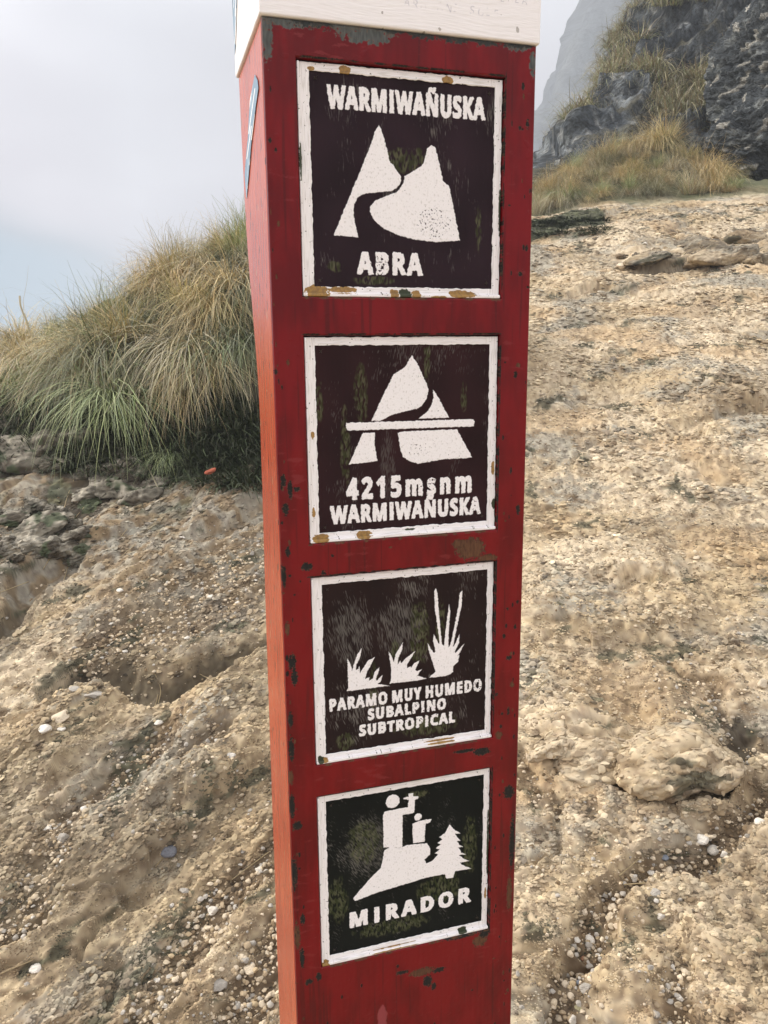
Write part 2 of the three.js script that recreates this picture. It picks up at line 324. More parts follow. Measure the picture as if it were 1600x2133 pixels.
crag('far_mountain', (x, d) => Math.min(36 + 2.8 * (x - 0.178 * d + 2 * N(d * 0.03, 7)), 24 + 1.7 * (d - 150) + 10 * N(x * 0.035, 5)), 4, 120, 150, 146, 260, 110, 7.5, 14, (x, y, z) => mix3([0.12, 0.13, 0.15], [0.20, 0.21, 0.21], ss(-0.2, 0.3, fbm(x * 0.06, y * 0.06, z * 0.06, 3))), 'steep mountainside half lost in the fog behind the cliff', 12);

// ---------------------------------------------------------------- bedrock lumps and ledges that stand proud of the slope
function rockGeo(rx, ry, rz, seed, detail, rough, tone) {
  const g = mergeVertices(new THREE.IcosahedronGeometry(1, detail).deleteAttribute('uv').deleteAttribute('normal')), p = g.attributes.position, r = RNG(seed), planes = [];
  for (let i = 0; i < 13; i++) { const v = new THREE.Vector3(r() * 2 - 1, r() * 2 - 1, r() * 2 - 1).normalize(); planes.push([v, 0.86 + 0.14 * r()]); }
  const v = new THREE.Vector3(), uv = [];
  for (let i = 0; i < p.count; i++) {
    v.fromBufferAttribute(p, i); let k = 1;
    for (const [n, c] of planes) { const q = v.dot(n); if (q > 0.05) k = smin(k, c / q, 0.12); }
    v.multiplyScalar(k); v.x *= rx; v.y *= ry; v.z *= rz; p.setXYZ(i, v.x, v.y, v.z); uv.push((v.x - v.y * Math.tanh(2.5 * v.x / rx)) / 0.5, (v.z - v.y * Math.tanh(2.5 * v.z / rz)) / 0.5);
  }
  g.computeVertexNormals(); const n = g.attributes.normal, col = [];
  for (let i = 0; i < p.count; i++) {
    const x = p.getX(i) + seed * 3.1, y = p.getY(i), z = p.getZ(i), s = 1 / Math.max(0.2, Math.min(1, rx * 2.2));
    const u = x + 0.35 * y, w = y * 1.9 - 0.3 * x + 0.4 * z;
    let k = 0.10 * fbm(x * 3 * s, w * 3 * s, z * 3 * s, 3) + 0.06 * (0.4 - Math.abs(N(u * 7 * s, w * 9 * s, z * 7 * s))) + 0.030 * (0.4 - Math.abs(N(u * 15 * s, w * 22 * s, z * 16 * s))) + 0.013 * N(u * 31, w * 40, z * 31) + 0.007 * N(u * 62, w * 76, z * 62);
    k *= rough;
    p.setXYZ(i, p.getX(i) + n.getX(i) * k, p.getY(i) + n.getY(i) * k, p.getZ(i) + n.getZ(i) * k);
    col.push(...tone(x, y, z));
  }
  g.setAttribute('uv', new THREE.Float32BufferAttribute(uv, 2)); g.setAttribute('color', new THREE.Float32BufferAttribute(col, 3));
  g.computeVertexNormals();
  return g;
}
const crusted = [];                                                    // rocks that wear the same flaking crust as the slope
const sandTone = (x, y, z) => groundColour(x * 0.9 + 9, z - y * 1.4 - 20, 0, y);
const lichenTone = (x, y, z) => { let c = mix3([0.13, 0.115, 0.085], [0.40, 0.36, 0.285], ss(-0.1, 0.3, fbm(x * 7, y * 9, z * 7, 3) + 0.25 * N(x * 30, y * 30, z * 30))); c = mix3(c, N(x * 9, y * 9, z * 9) > 0.05 ? MOSS : SOIL_SHADE, 0.9 * ss(-0.02, 0.12, fbm(x * 5 + 3, y * 6, z * 5, 3) + 0.3 * N(x * 25, y * 25, z * 25))); const v = speck(x, y, z); return c.map((k) => 1.02 * k * v); };
const ledgeTone = (x, y, z) => { const c = sandTone(x, y, z), k = mix(0.75, 0.35, ss(0, 0.25, fbm(x * 4, y * 6, z * 4, 3))); return [c[0] * k, c[1] * k, c[2] * k]; };
const cragTone = (x, y, z) => { const c = mix3([0.05, 0.06, 0.066], [0.28, 0.30, 0.29], ss(0.05, 0.4, fbm(x * 2.5, y * 4.5, z * 2.5, 4) + 0.3 * N(x * 12, y * 18, z * 12))); return mix3(c, [0.5, 0.48, 0.42], ss(0.32, 0.42, N(x * 6, y * 8, z * 6))); };
function lump(px, py, rx, ry, rz, sink, yaw, tilt, seed, rough, tone, name, label, category, detail = 60) {
  const s = spot(px, py), m = mesh(name, rockGeo(rx, ry, rz, seed, detail, rough, tone), rockMat);
  m.position.set(s.x, s.y + sink, -s.d); m.rotation.set(tilt, yaw, name === 'boulder' ? 0.10 : 0, 'YXZ');
  return tag(m, label, category);
}
// outcrops of broken, layered blocks bedded against one another
function blocks(name, list, seed, tone, label, category) {
  const r = RNG(seed), parts = [], M = new THREE.Matrix4(), q = new THREE.Quaternion(), e = new THREE.Euler();
  const o = spot(list[0][0], list[0][1]);
  for (const [px, py, wide, high] of list) {
    const s = spot(px, py), k = s.t / FOCAL / 2, g = mergeVertices(new THREE.IcosahedronGeometry(1, 14).deleteAttribute('uv').deleteAttribute('normal')), p = g.attributes.position, pl = [], v = new THREE.Vector3();
    for (let i = 0; i < 11; i++) pl.push([new THREE.Vector3(r() * 2 - 1, (r() * 2 - 1) * 1.3, r() * 2 - 1).normalize(), 0.5 + 0.35 * r()]);
    M.compose(new THREE.Vector3(s.x - o.x, s.y - o.y + (name === 'rock_ledge' ? -0.05 : 0.12) * high * k, -(s.d - o.d)), q.setFromEuler(e.set(0.15 + 0.3 * r(), (r() - 0.5) * 1.2, (r() - 0.5) * 0.4 + 0.12)), new THREE.Vector3(wide * k * 1.25, high * k * 1.3, wide * k * (0.7 + 0.4 * r())));
    for (let i = 0; i < p.count; i++) { v.fromBufferAttribute(p, i); let t = 1; for (const [n, c] of pl) { const d = v.dot(n); if (d > 0.05) t = smin(t, c / d, 0.02); } v.multiplyScalar(t).applyMatrix4(M); p.setXYZ(i, v.x, v.y, v.z); }
    g.computeVertexNormals(); const n = g.attributes.normal, col = [];
    for (let i = 0; i < p.count; i++) {
      const x = p.getX(i), y = p.getY(i), z = p.getZ(i), w = y * 1.8 - 0.4 * x, d = 0.35 * wide * k * (0.18 * fbm(x * 6, w * 9, z * 6, 3) + 0.12 * (0.4 - Math.abs(N(x * 13, w * 26, z * 13)))) + 0.010 * N(x * 38, w * 60, z * 38);
      p.setXYZ(i, x + n.getX(i) * d, y + n.getY(i) * d, z + n.getZ(i) * d); col.push(...tone(x + seed, y, z));
    }
    g.setAttribute('color', new THREE.Float32BufferAttribute(col, 3)); g.computeVertexNormals(); parts.push(g);
  }
  const m = mesh(name, mergeGeometries(parts), rockMat); m.position.set(o.x, o.y, -o.d); crusted.push([m, 7000, 0.010]);
  return tag(m, label, category);
}
{
  const r = RNG(64), field = (x0, y0, x1, y1, n, w0, w1) => Array.from({ length: n }, () => { const w = w0 + (w1 - w0) * r() * r(); return [mix(x0, x1, r()), mix(y0, y1, r()), w, w * (0.35 + 0.3 * r())]; });
  blocks('rock_outcrop', [[60, 950, 150, 70], ...field(-20, 890, 190, 990, 26, 40, 130)], 5, lichenTone, 'pale lichen spotted outcrop of broken blocks under the grass bank at the left edge', 'outcrop');
  blocks('rock_outcrop', [[250, 1010, 110, 50], ...field(170, 950, 320, 1040, 20, 30, 95)], 11, lichenTone, 'knobbly outcrop of small blocks under the large drooping tussock', 'outcrop');
  blocks('rock_outcrop', [[70, 1110, 120, 45], ...field(-20, 1050, 170, 1170, 20, 30, 110)], 17, lichenTone, 'low grey broken outcrop at the left edge below the pale one', 'outcrop');
  blocks('rock_ledge', [[1500, 535, 120, 45], ...field(1440, 505, 1610, 548, 16, 40, 110)], 23, ledgeTone, 'long rock ledge with a dark undercut at the right edge of the upper slope', 'ledge');
  blocks('rock_ledge', [[1350, 542, 80, 26], ...field(1295, 530, 1405, 548, 10, 25, 70)], 29, ledgeTone, 'short low ledge at the left end of the longer rock ledge', 'ledge');
  blocks('boulder', [[1430, 1612, 170, 95], [1480, 1600, 110, 90], [1340, 1600, 170, 75], [1250, 1580, 150, 60], [1390, 1570, 190, 80], [1170, 1555, 130, 45]], 37, sandTone, 'broken sandy nose of bedrock with a dark undercut, right of the post below its middle', 'boulder');
}
{ const m = mesh('rock_crag', rockGeo(2.4, 2.2, 1.7, 41, 110, 1.7, cragTone), rockDark); m.position.set(6.6, 4.9, -11.6); m.rotation.set(0.1, 0.3, 0.5); tag(m, 'near dark crag with pale slanting rock faces at the right edge', 'crag'); }
{ const m = mesh('rock_crag', rockGeo(1.3, 0.75, 0.8, 47, 64, 1.7, cragTone), rockDark); m.position.set(5.35, 4.15, -10.9); m.rotation.set(0.1, 0.2, 0.25); tag(m, 'low dark crag with pale spots just above the sandy crest', 'crag'); }

// ---------------------------------------------------------------- loose stones
function stoneGeo(seed, detail = 3) {
  const g = mergeVertices(new THREE.IcosahedronGeometry(1, detail).deleteAttribute('uv').deleteAttribute('normal')), p = g.attributes.position, r = RNG(seed), planes = [], v = new THREE.Vector3();
  for (let i = 0; i < 14; i++) planes.push([new THREE.Vector3(r() * 2 - 1, r() * 2 - 1, r() * 2 - 1).normalize(), 0.55 + 0.36 * r()]);
  const ax = 0.75 + 0.4 * r(), az = 0.75 + 0.4 * r(), ay = 0.5 + 0.25 * r();
  for (let i = 0; i < p.count; i++) {
    v.fromBufferAttribute(p, i); let k = 1;
    for (const [n, c] of planes) { const q = v.dot(n); if (q > 0.05) k = smin(k, c / q, 0.03); }
    k *= 1 + 0.04 * N(v.x * 3 + seed, v.y * 3, v.z * 3);
    p.setXYZ(i, v.x * k * ax, v.y * k * ay, v.z * k * az);
  }
  const uv = []; for (let i = 0; i < p.count; i++) uv.push(p.getX(i) * 0.2, (p.getZ(i) + p.getY(i)) * 0.2);
  g.setAttribute('uv', new THREE.Float32BufferAttribute(uv, 2));
  g.computeVertexNormals();
  return g;
}
const stoneGeos = [1, 2, 3, 4, 5, 6].map((s) => stoneGeo(s * 13, 7)), gritGeos = [1, 2, 3, 4, 5].map((s) => { const g = stoneGeo(s * 29, 2).toNonIndexed(); g.computeVertexNormals(); return g; });
const stoneMats = {};
function stoneMat(rgb) {
  const k = rgb.join();
  return stoneMats[k] ??= new THREE.MeshStandardMaterial({ color: new THREE.Color(...rgb), roughness: 0.85, bumpMap: bumpFine, bumpScale: 0.004 });
}
const WHITE = [0.74, 0.68, 0.58], CREAM = [0.64, 0.53, 0.38], GREYS = [0.42, 0.38, 0.32], BLUE = [0.20, 0.22, 0.25], TAN = [0.42, 0.32, 0.2], RUST = [0.34, 0.17, 0.09], DARK = [0.14, 0.14, 0.15], OLIVE = [0.26, 0.23, 0.13];
let sr = RNG(77);
function stone(px, py, size, rgb, label, group) {
  const s = spot(px, py), m = mesh('stone', stoneGeos[Math.floor(sr() * 6)], stoneMat(rgb)), r = size * s.t / FOCAL / 2 * 1.08;
  m.scale.set(r, r * (0.8 + 0.3 * sr()), r); m.position.set(s.x, s.y + r * 0.12, -s.d); m.rotation.set(0.25 * sr() - 0.1, sr() * 6.28, 0.25 * sr() - 0.12);
  return tag(m, label, 'stone', group);
}
stone(125, 1497, 46, CREAM, 'largest cream stone on the left slope, below the dark hollow');
stone(94, 1522, 30, WHITE, 'flat white stone just below the large cream stone');
stone(128, 1519, 18, WHITE, 'small white chip touching the large cream stone');
stone(155, 1438, 30, GREYS, 'grey stone sitting inside the dark hollow');
stone(196, 1450, 38, GREYS, 'upright grey stone at the right side of the dark hollow');
stone(330, 1506, 20, WHITE, 'white stone below the middle of the dark hollow');
stone(480, 1574, 22, WHITE, 'white stone alone on pale bedrock left of the post');
stone(350, 1774, 40, DARK, 'dark grey slaty stone alone on the lower left slope');
stone(362, 1792, 18, CREAM, 'cream stone just below the dark grey slaty stone');
stone(373, 1802, 12, GREYS, 'small grey stone below the dark slaty one');
stone(72, 2018, 30, WHITE, 'white stone alone near the bottom left corner');
stone(455, 2054, 34, GREYS, 'big pale grey stone at the bottom, left of the post');
stone(540, 1812, 22, WHITE, 'white stone close to the left edge of the post');
stone(132, 1747, 26, GREYS, 'largest grey stone in the far left gravel gully');
stone(100, 1728, 18, WHITE, 'white stone left of the grey one in the far left gully');
stone(130, 1794, 18, WHITE, 'round white stone below the grey one in the far left gully');
stone(78, 1829, 22, CREAM, 'flat cream stone low in the far left gully');
stone(176, 1685, 18, WHITE, 'flat white stone near the top of the far left gully');
stone(445, 1897, 24, WHITE, 'largest white stone in the gully by the lower left of the post');
stone(385, 1856, 22, GREYS, 'grey stone on brown soil between the lower left gullies');
stone(357, 1886, 14, WHITE, 'small white stone alone on ochre soil, lower left');
stone(385, 1968, 22, CREAM, 'cream stone in the middle of the lower left gully');
stone(330, 2043, 20, WHITE, 'white stone at the lower end of the lower left gully');
stone(520, 2020, 28, CREAM, 'large cream stone in the gravel pile beside the post foot');
stone(380, 1120, 14, WHITE, 'white pebble on the grey crust left of the post');
stone(250, 1232, 16, WHITE, 'white pebble at the upper left of the gravel field');
stone(1460, 1749, 34, WHITE, 'largest white angular stone in the right gravel gully');
stone(1482, 1741, 20, CREAM, 'cream stone touching the largest white stone on the right');
stone(1486, 1773, 26, GREYS, 'rounded grey stone below the largest white stone on the right');
stone(1509, 1783, 20, WHITE, 'flat white stone at the lower rim of the right gully');
stone(1586, 1717, 32, WHITE, 'white stone at the right edge at the upper end of the gully');
stone(1384, 1786, 18, BLUE, 'bluish stone in the right gravel gully');
stone(1357, 1818, 19, WHITE, 'round white stone in the middle of the right gully');
stone(1321, 1830, 18, WHITE, 'upright white stone in the middle of the right gully');
stone(1365, 1860, 24, GREYS, 'oblong grey stone just below the right gully');
stone(1367, 1878, 15, WHITE, 'small white stone below the oblong grey one');
stone(1376, 1910, 16, WHITE, 'white pebble on the tan slab below the oblong grey stone');
stone(1262, 1894, 18, TAN, 'tan wedge of stone in the narrow part of the right gully');
stone(1279, 1890, 16, GREYS, 'grey stone beside the tan wedge in the right gully');
stone(1225, 1958, 27, WHITE, 'bright white block in the steep lower part of the right gully');
stone(1203, 1958, 17, WHITE, 'white sliver left of the bright white block');
stone(1217, 1998, 17, RUST, 'rust brown stone below the bright white block');
stone(1246, 1993, 18, WHITE, 'upright white stone against the slab, below the white block');
stone(1229, 2012, 18, GREYS, 'grey stone below the rust brown one');
stone(1207, 2030, 22, CREAM, 'cream stone in the lower right gully');
stone(1205, 2047, 14, BLUE, 'small bluish stone in the lower right gully');
stone(1222, 2060, 28, GREYS, 'largest grey stone low in the right gully');
stone(1207, 2102, 22, OLIVE, 'olive brown stone near the bottom of the right gully');
stone(1194, 2123, 24, WHITE, 'white stone at the bottom edge in the right gully');
stone(1401, 2015, 15, WHITE, 'white pebble at the top of the short gully, lower right');
stone(1416, 2080, 17, WHITE, 'white pebble at the bottom of the short gully, lower right');
stone(1450, 1162, 17, CREAM, 'cream stone casting a small shadow on the right slope');
stone(1588, 1425, 26, CREAM, 'pale rounded stone at the right edge above the long bedrock hump');
stone(1343, 509, 11, WHITE, 'white stone on the slope above the short ledge');
stone(1294, 557, 26, CREAM, 'pale slab of stone at the left tip of the short ledge');
// smaller loose pebbles along the gullies, nothing tells one from the next
{
  const rnd = RNG(5), tones = [WHITE, WHITE, CREAM, CREAM, GREYS, TAN];
  let n = 0, guard = 0;
  while (n < 130 && guard++ < 6000) {
    const px = rnd() * 1600, py = 1150 + rnd() * 980;
    if (px > 545 && px < 1110) continue;
    const s = hit(px, py), g = gully(s[0], s[1])[1];
    if (rnd() > g * g) continue;
    const left = px < 800;
    stone(px, py, 9 + 7 * rnd() * rnd(), tones[Math.floor(rnd() * 6)], left ? 'small pale pebble in the loose gravel of the left slope' : 'small pale pebble in the loose gravel of the right gully', left ? 'pebbles in the left gravel' : 'pebbles in the right gravel');
    n++;
  }
}
// gravel and grit
{
  const rnd = RNG(99), M = new THREE.Matrix4(), q = new THREE.Quaternion(), e = new THREE.Euler(), c = new THREE.Color();
  const lists = gritGeos.map(() => []);
  const tones = [CREAM, CREAM, TAN, TAN, GREYS, SAND, PALE, BROWN];
  let tries = 0, n = 0;
  while (n < 25000 && tries++ < 260000) {
    const a = (rnd() * 2 - 1) * 0.62, r = 1.0 + 6.5 * Math.pow(rnd(), 1.7), x = r * Math.sin(a), d = r * Math.cos(a);
    const g = gully(x, d)[1], patch = ss(0.05, 0.4, N(x * 2.2, d * 2.2, 91) + 0.35 * N(x * 8, d * 8, 93)) * 0.3;
    if (rnd() > Math.max(g * 1.1, patch, 0.035)) continue;
    if (d > 4.2 && x < 0.6) continue;
    const s = (0.0018 + 0.0075 * Math.pow(rnd(), 3.2)) * (g > 0.35 ? 1.25 : 1), y = ground(x, d);
    lists[Math.floor(rnd() * 5)].push([x, y + s * 0.12, -d, s, rnd() * 6.3, tones[Math.floor(rnd() * 8)], 0.8 + 0.35 * rnd()]); n++;
  }
  lists.forEach((l, k) => {
    const im = new THREE.InstancedMesh(gritGeos[k], new THREE.MeshStandardMaterial({ color: 0xffffff, roughness: 0.9 }), l.length);
    l.forEach(([x, y, z, s, w, t, v], i) => {
      M.compose(new THREE.Vector3(x, y, z), q.setFromEuler(e.set(0.4 * Math.sin(w * 9), w, 0.4 * Math.cos(w * 7))), new THREE.Vector3(s, s, s));
      im.setMatrixAt(i, M); im.setColorAt(i, c.setRGB(t[0] * v, t[1] * v, t[2] * v));
    });
    im.name = numbered('gravel'); im.castShadow = im.receiveShadow = true; scene.add(im);
    tag(im, 'loose pale gravel and grit strewn over the slope', 'gravel', 'gravel', 'stuff');
  });
}

// the weathered crust itself: flat flakes and crumbs of the bedrock, in its colour, lying along the layers
{
  const rnd = RNG(2024), M = new THREE.Matrix4(), q = new THREE.Quaternion(), e = new THREE.Euler(), c = new THREE.Color(), NN = 600000;
  const lists = gritGeos.map(() => []);
  for (let i = 0; i < NN; i++) {
    const a = (rnd() * 2 - 1) * 0.55, r = 1.15 * Math.pow(9.3 / 1.15, Math.pow(rnd(), 1.1)), x = r * Math.sin(a), d = r * Math.cos(a);
    const g = gully(x, d);
    if ((d > 4.15 && x < 0.5) || g[2] > 0.5) continue;
    const patch = ss(-0.25, 0.25, N(x * 2.6, d * 3.2, 101) + 0.5 * N(x * 9, d * 12, 103));
    if (rnd() > 0.74 + 0.26 * patch) continue;
    const s = (0.0019 + 0.0090 * Math.pow(rnd(), 5.5) * (0.3 + 0.7 * patch)) * Math.max(0.75, Math.pow(r / 2.4, 0.75)), k = groundColour(x, d, 0, 3), y = ground(x, d), t = rnd(), v = t < 0.1 ? 0.4 : t < 0.2 ? 1.3 : 0.72 + 0.45 * rnd();
    lists[i % 5].push([x, y + 0.08 * s, -d, s, (0.5 + rnd()) * s, (0.3 + 0.3 * rnd()) * s, mix(0.12, -0.02, ss(-0.3, 0.3, x)) + (rnd() - 0.5) * 1.2, 0.36 + (rnd() - 0.5) * 0.7, (rnd() - 0.5) * 0.6 + (x < 0 ? 0.25 : 0), k, v]);
  }
  const v3 = new THREE.Vector3(), n3 = new THREE.Vector3();
  for (const [m, count, big] of crusted) {
    m.updateMatrixWorld(); const p = m.geometry.attributes.position, n = m.geometry.attributes.normal, col = m.geometry.attributes.color;
    for (let i = 0; i < count; i++) {
      const t = Math.floor(rnd() * p.count); v3.fromBufferAttribute(p, t).applyMatrix4(m.matrixWorld); n3.fromBufferAttribute(n, t).transformDirection(m.matrixWorld);
      if (n3.y < -0.1 || N(v3.x * 7, v3.y * 7, v3.z * 7) < -0.35) continue;
      const s = big * (0.3 + 0.9 * Math.pow(rnd(), 2.5)), v = (0.72 + 0.45 * rnd()) * 0.95;
      lists[i % 5].push([v3.x, v3.y, v3.z, s, (0.5 + rnd()) * s, (0.3 + 0.3 * rnd()) * s, (rnd() - 0.5) * 1.2, Math.atan2(n3.z, Math.max(0.2, n3.y)) + (rnd() - 0.5) * 0.6, -Math.atan2(n3.x, Math.max(0.2, n3.y)) + (rnd() - 0.5) * 0.5, [col.getX(t), col.getY(t), col.getZ(t)], v]);
    }
  }
  lists.forEach((l, j) => {
    const im = new THREE.InstancedMesh(gritGeos[j], new THREE.MeshStandardMaterial({ color: 0xffffff, roughness: 0.95 }), l.length);
    l.forEach(([x, y, z, sx, sz, sy, w, tx, tz, k, v], i) => {
      M.compose(new THREE.Vector3(x, y, z), q.setFromEuler(e.set(tx, w, tz, 'XYZ')), new THREE.Vector3(sx * 1.5, sy, sz));
      im.setMatrixAt(i, M); im.setColorAt(i, c.setRGB(k[0] * v, k[1] * v, k[2] * v));
    });
    im.name = numbered('rock_crust'); im.castShadow = im.receiveShadow = true; scene.add(im);
    tag(im, 'crumbling flakes of the tan bedrock covering the slope', 'rock flakes', 'rock flakes', 'stuff');
  });
}

// ---------------------------------------------------------------- bunch grass
const STRAW = [0.60, 0.51, 0.32], GREEN = [0.24, 0.265, 0.105], RED = [0.34, 0.225, 0.12], ASH = [0.46, 0.42, 0.33], DGREEN = [0.06, 0.085, 0.03];
function blades(seed, n, len, spread, lift, droop, tones, lean = 0, width = 0.0043) {
  const r = RNG(seed), S = 5, pos = [], col = [], idx = [], p = new THREE.Vector3(), dir = new THREE.Vector3(), side = new THREE.Vector3();
  for (let b = 0; b < n; b++) {
    const a = r() * 6.283, rad = spread * Math.sqrt(r()), L = len * (0.45 + 0.75 * r()), el = lift * (0.35 + 0.75 * r());
    p.set(Math.cos(a) * rad, -0.03, Math.sin(a) * rad);
    const aa = a + (r() - 0.5) * 1.6 + (r() < 0.12 ? (r() - 0.5) * 4 : 0);
    dir.set(Math.cos(aa) * Math.cos(el), Math.sin(el), Math.sin(aa) * Math.cos(el) + lean).normalize();
    const curlx = (r() - 0.5) * 1.7, curlz = (r() - 0.5) * 1.7, dr = droop * (0.6 + 0.9 * r());
    side.set(-Math.sin(aa) + (r() - 0.5), (r() - 0.5) * 0.4, Math.cos(aa) + (r() - 0.5)).normalize();
    const t = tones[Math.floor(r() * tones.length)], t2 = tones[Math.floor(r() * tones.length)], v = 0.7 + 0.6 * r(), v0 = pos.length / 3, w = width * (0.7 + 0.7 * r());
    for (let s = 0; s <= S; s++) {
      const k = s / S, ww = w * (1 - 0.85 * k) / 2;
      pos.push(p.x - side.x * ww, p.y - side.y * ww, p.z - side.z * ww, p.x + side.x * ww, p.y + side.y * ww, p.z + side.z * ww);
      const c = mix3(mix3(t, GREEN, 0.1), t2, 0.4 * k); for (let q = 0; q < 2; q++) col.push(c[0] * v, c[1] * v, c[2] * v);
      if (r() < 0.09) { dir.x += (r() - 0.5) * 1.5; dir.y += (r() - 0.6) * 1.2; dir.z += (r() - 0.5) * 1.5; dir.normalize(); }   // bent stems
      if (s < S) { const i = v0 + s * 2; idx.push(i, i + 1, i + 2, i + 1, i + 3, i + 2); }
      const step = L / S; p.addScaledVector(dir, step);
      dir.y -= dr * step / len; dir.x += curlx * step / len; dir.z += curlz * step / len; dir.normalize();
    }
  }
  const g = new THREE.BufferGeometry();
  g.setAttribute('position', new THREE.Float32BufferAttribute(pos, 3)); g.setAttribute('color', new THREE.Float32BufferAttribute(col, 3)); g.setIndex(idx); g.computeVertexNormals();
  return g;
}
const grassMat = new THREE.MeshStandardMaterial({ vertexColors: true, roughness: 0.75, side: THREE.DoubleSide });
const tints = [[1, 1, 1], [1.25, 1.14, 0.92], [0.72, 0.92, 0.7], [1.05, 0.93, 0.76], [0.5, 0.56, 0.5]].map((t) => { const m = grassMat.clone(); m.color.setRGB(...t); return m; });
const GRASS = {
  droop: [1, 2].map((s) => blades(s * 7, 560, 0.58, 0.06, 1.1, 3.0, [STRAW, STRAW, STRAW, ASH, ASH, GREEN], 0.18)),
  straw: [1, 2, 3].map((s) => blades(s * 17, 440, 0.42, 0.10, 1.15, 2.1, [STRAW, STRAW, ASH, ASH, RED])),
  green: [1, 2].map((s) => blades(s * 23, 440, 0.36, 0.10, 1.2, 1.7, [GREEN, GREEN, STRAW, STRAW, ASH])),
  upright: [1, 2, 3].map((s) => blades(s * 31, 400, 0.40, 0.09, 1.5, 0.9, [RED, ASH, STRAW, STRAW, GREEN])),
  dark: [1, 2].map((s) => blades(s * 41, 560, 0.34, 0.12, 1.1, 2.2, [DGREEN, GREEN, ASH, ASH])),
};
const gr = RNG(123);
function tussock(px, py, kind, scale, label, group, from = 0.9) {
  const s = spot(px, py, from), l = GRASS[kind], m = mesh('grass_tussock', l[Math.floor(gr() * l.length)], tints[Math.floor(gr() * 5)]);
  m.position.set(s.x, s.y, -s.d); m.rotation.y = (gr() - 0.5) * (kind === 'droop' ? 0.8 : 6); m.scale.set(scale, scale * (0.9 + 0.25 * gr()), scale);
  m.rotation.x = kind === 'upright' ? 0 : 0.12;
  return tag(m, label, 'grass', group);
}
const BANKG = 'grass tussocks massed on the left bank', RIDGEG = 'grass tussocks massed at the foot of the cliff';
tussock(395, 735, 'droop', 1.15, 'largest straw tussock, its long blades hanging over the bank left of the post');
tussock(205, 700, 'green', 1.1, 'upright bladed tussock just left of the largest drooping one');
tussock(140, 800, 'straw', 1.0, 'tussock at the lower left rim of the bank, above the pale outcrop');
tussock(20, 800, 'green', 0.9, 'low tussock at the left edge of the bank');
tussock(380, 500, 'upright', 1.1, 'upright tussock standing highest on the bank crest');
tussock(455, 500, 'upright', 1.2, 'upright tussock on the crest beside the post');
tussock(500, 700, 'dark', 1.1, 'dark tussock in the shade beside the post');
for (const [px, py, k, q] of [[470, 520, 'straw', 0.9], [505, 540, 'upright', 0.9], [440, 560, 'straw', 0.9], [490, 590, 'straw', 1.0], [530, 600, 'droop', 0.8], [460, 640, 'droop', 0.8], [520, 500, 'upright', 0.8], [550, 560, 'straw', 0.9]]) tussock(px, py, k, q, 'long bladed tussock among the massed grass of the left bank', BANKG);
tussock(360, 950, 'droop', 0.55, 'small tussock low among the dark weeds under the bank');
{
  const r = RNG(321);
  for (let i = 0; i < 46; i++) {
    const px = -60 + 590 * r(), top = 660 - 0.42 * Math.max(0, px), t = r(), py = top + t * (870 - top);
    const k = t < 0.2 ? (r() < 0.6 ? 'upright' : 'green') : px > 400 && r() < 0.45 ? 'dark' : ['straw', 'droop', 'straw', 'green', 'dark'][Math.floor(r() * 5)];
    tussock(px, py, k, 0.7 + 0.5 * r(), k === 'dark' ? 'dark green tussock among the massed grass of the left bank' : k === 'upright' ? 'upright tussock along the top of the left bank' : 'long bladed tussock among the massed grass of the left bank', k === 'dark' ? 'dark tussocks on the left bank' : k === 'upright' ? 'upright tussocks along the left crest' : BANKG);
  }
  for (let i = 0; i < 20; i++) {                                          // along the skyline
    const px = -40 + 560 * i / 20 + 10 * r(), x = (px - 800) / FOCAL * 5.4, d = 5.25 + 0.35 * r(), m = mesh('grass_tussock', GRASS.upright[i % 3], tints[(i * 7) % 5]);
    m.position.set(x, ground(x, d), -d); m.rotation.y = r() * 6; m.scale.setScalar((0.45 + 0.5 * r()) * (0.7 + 0.4 * i / 20));
    tag(m, 'upright tussock along the top of the left bank', 'grass', 'upright tussocks along the left crest');
  }
  const ridge = (x, d, kind, scale, tint, label, group) => {
    const l = GRASS[kind], m = mesh('grass_tussock', l[Math.floor(r() * l.length)], tints[tint]);
    m.position.set(x, ground(x, d), -d); m.rotation.y = r() * 6.3; m.scale.set(scale, scale * (0.9 + 0.3 * r()), scale);
    return tag(m, label, 'grass', group);
  };
  ridge(2.75, 10.3, 'upright', 0.95, 3, 'upright tussock below the cliff, left of the tallest one');
  ridge(3.45, 10.4, 'upright', 1.25, 1, 'tallest tussock in front of the dark cliff');
  ridge(3.8, 10.0, 'straw', 1.25, 1, 'broad straw tussock at the right end of the grassy patch');
  ridge(1.95, 9.7, 'upright', 0.9, 3, 'low tussock nearest the post in the grassy patch below the cliff');
  for (let i = 0; i < 105; i++) {
    const u = r(), x = 1.7 + 2.3 * u, d = 9.35 + 1.5 * r() * (0.4 + u);
    ridge(x, d, ['straw', 'upright', 'straw', 'droop', 'green'][Math.floor(r() * 5)], 0.4 + 0.65 * r() * (0.5 + 0.5 * u), [0, 1, 2, 0, 1, 4, 3][Math.floor(r() * 7)], 'tussock of dry grass in the grassy patch at the foot of the cliff', RIDGEG);
  }
}
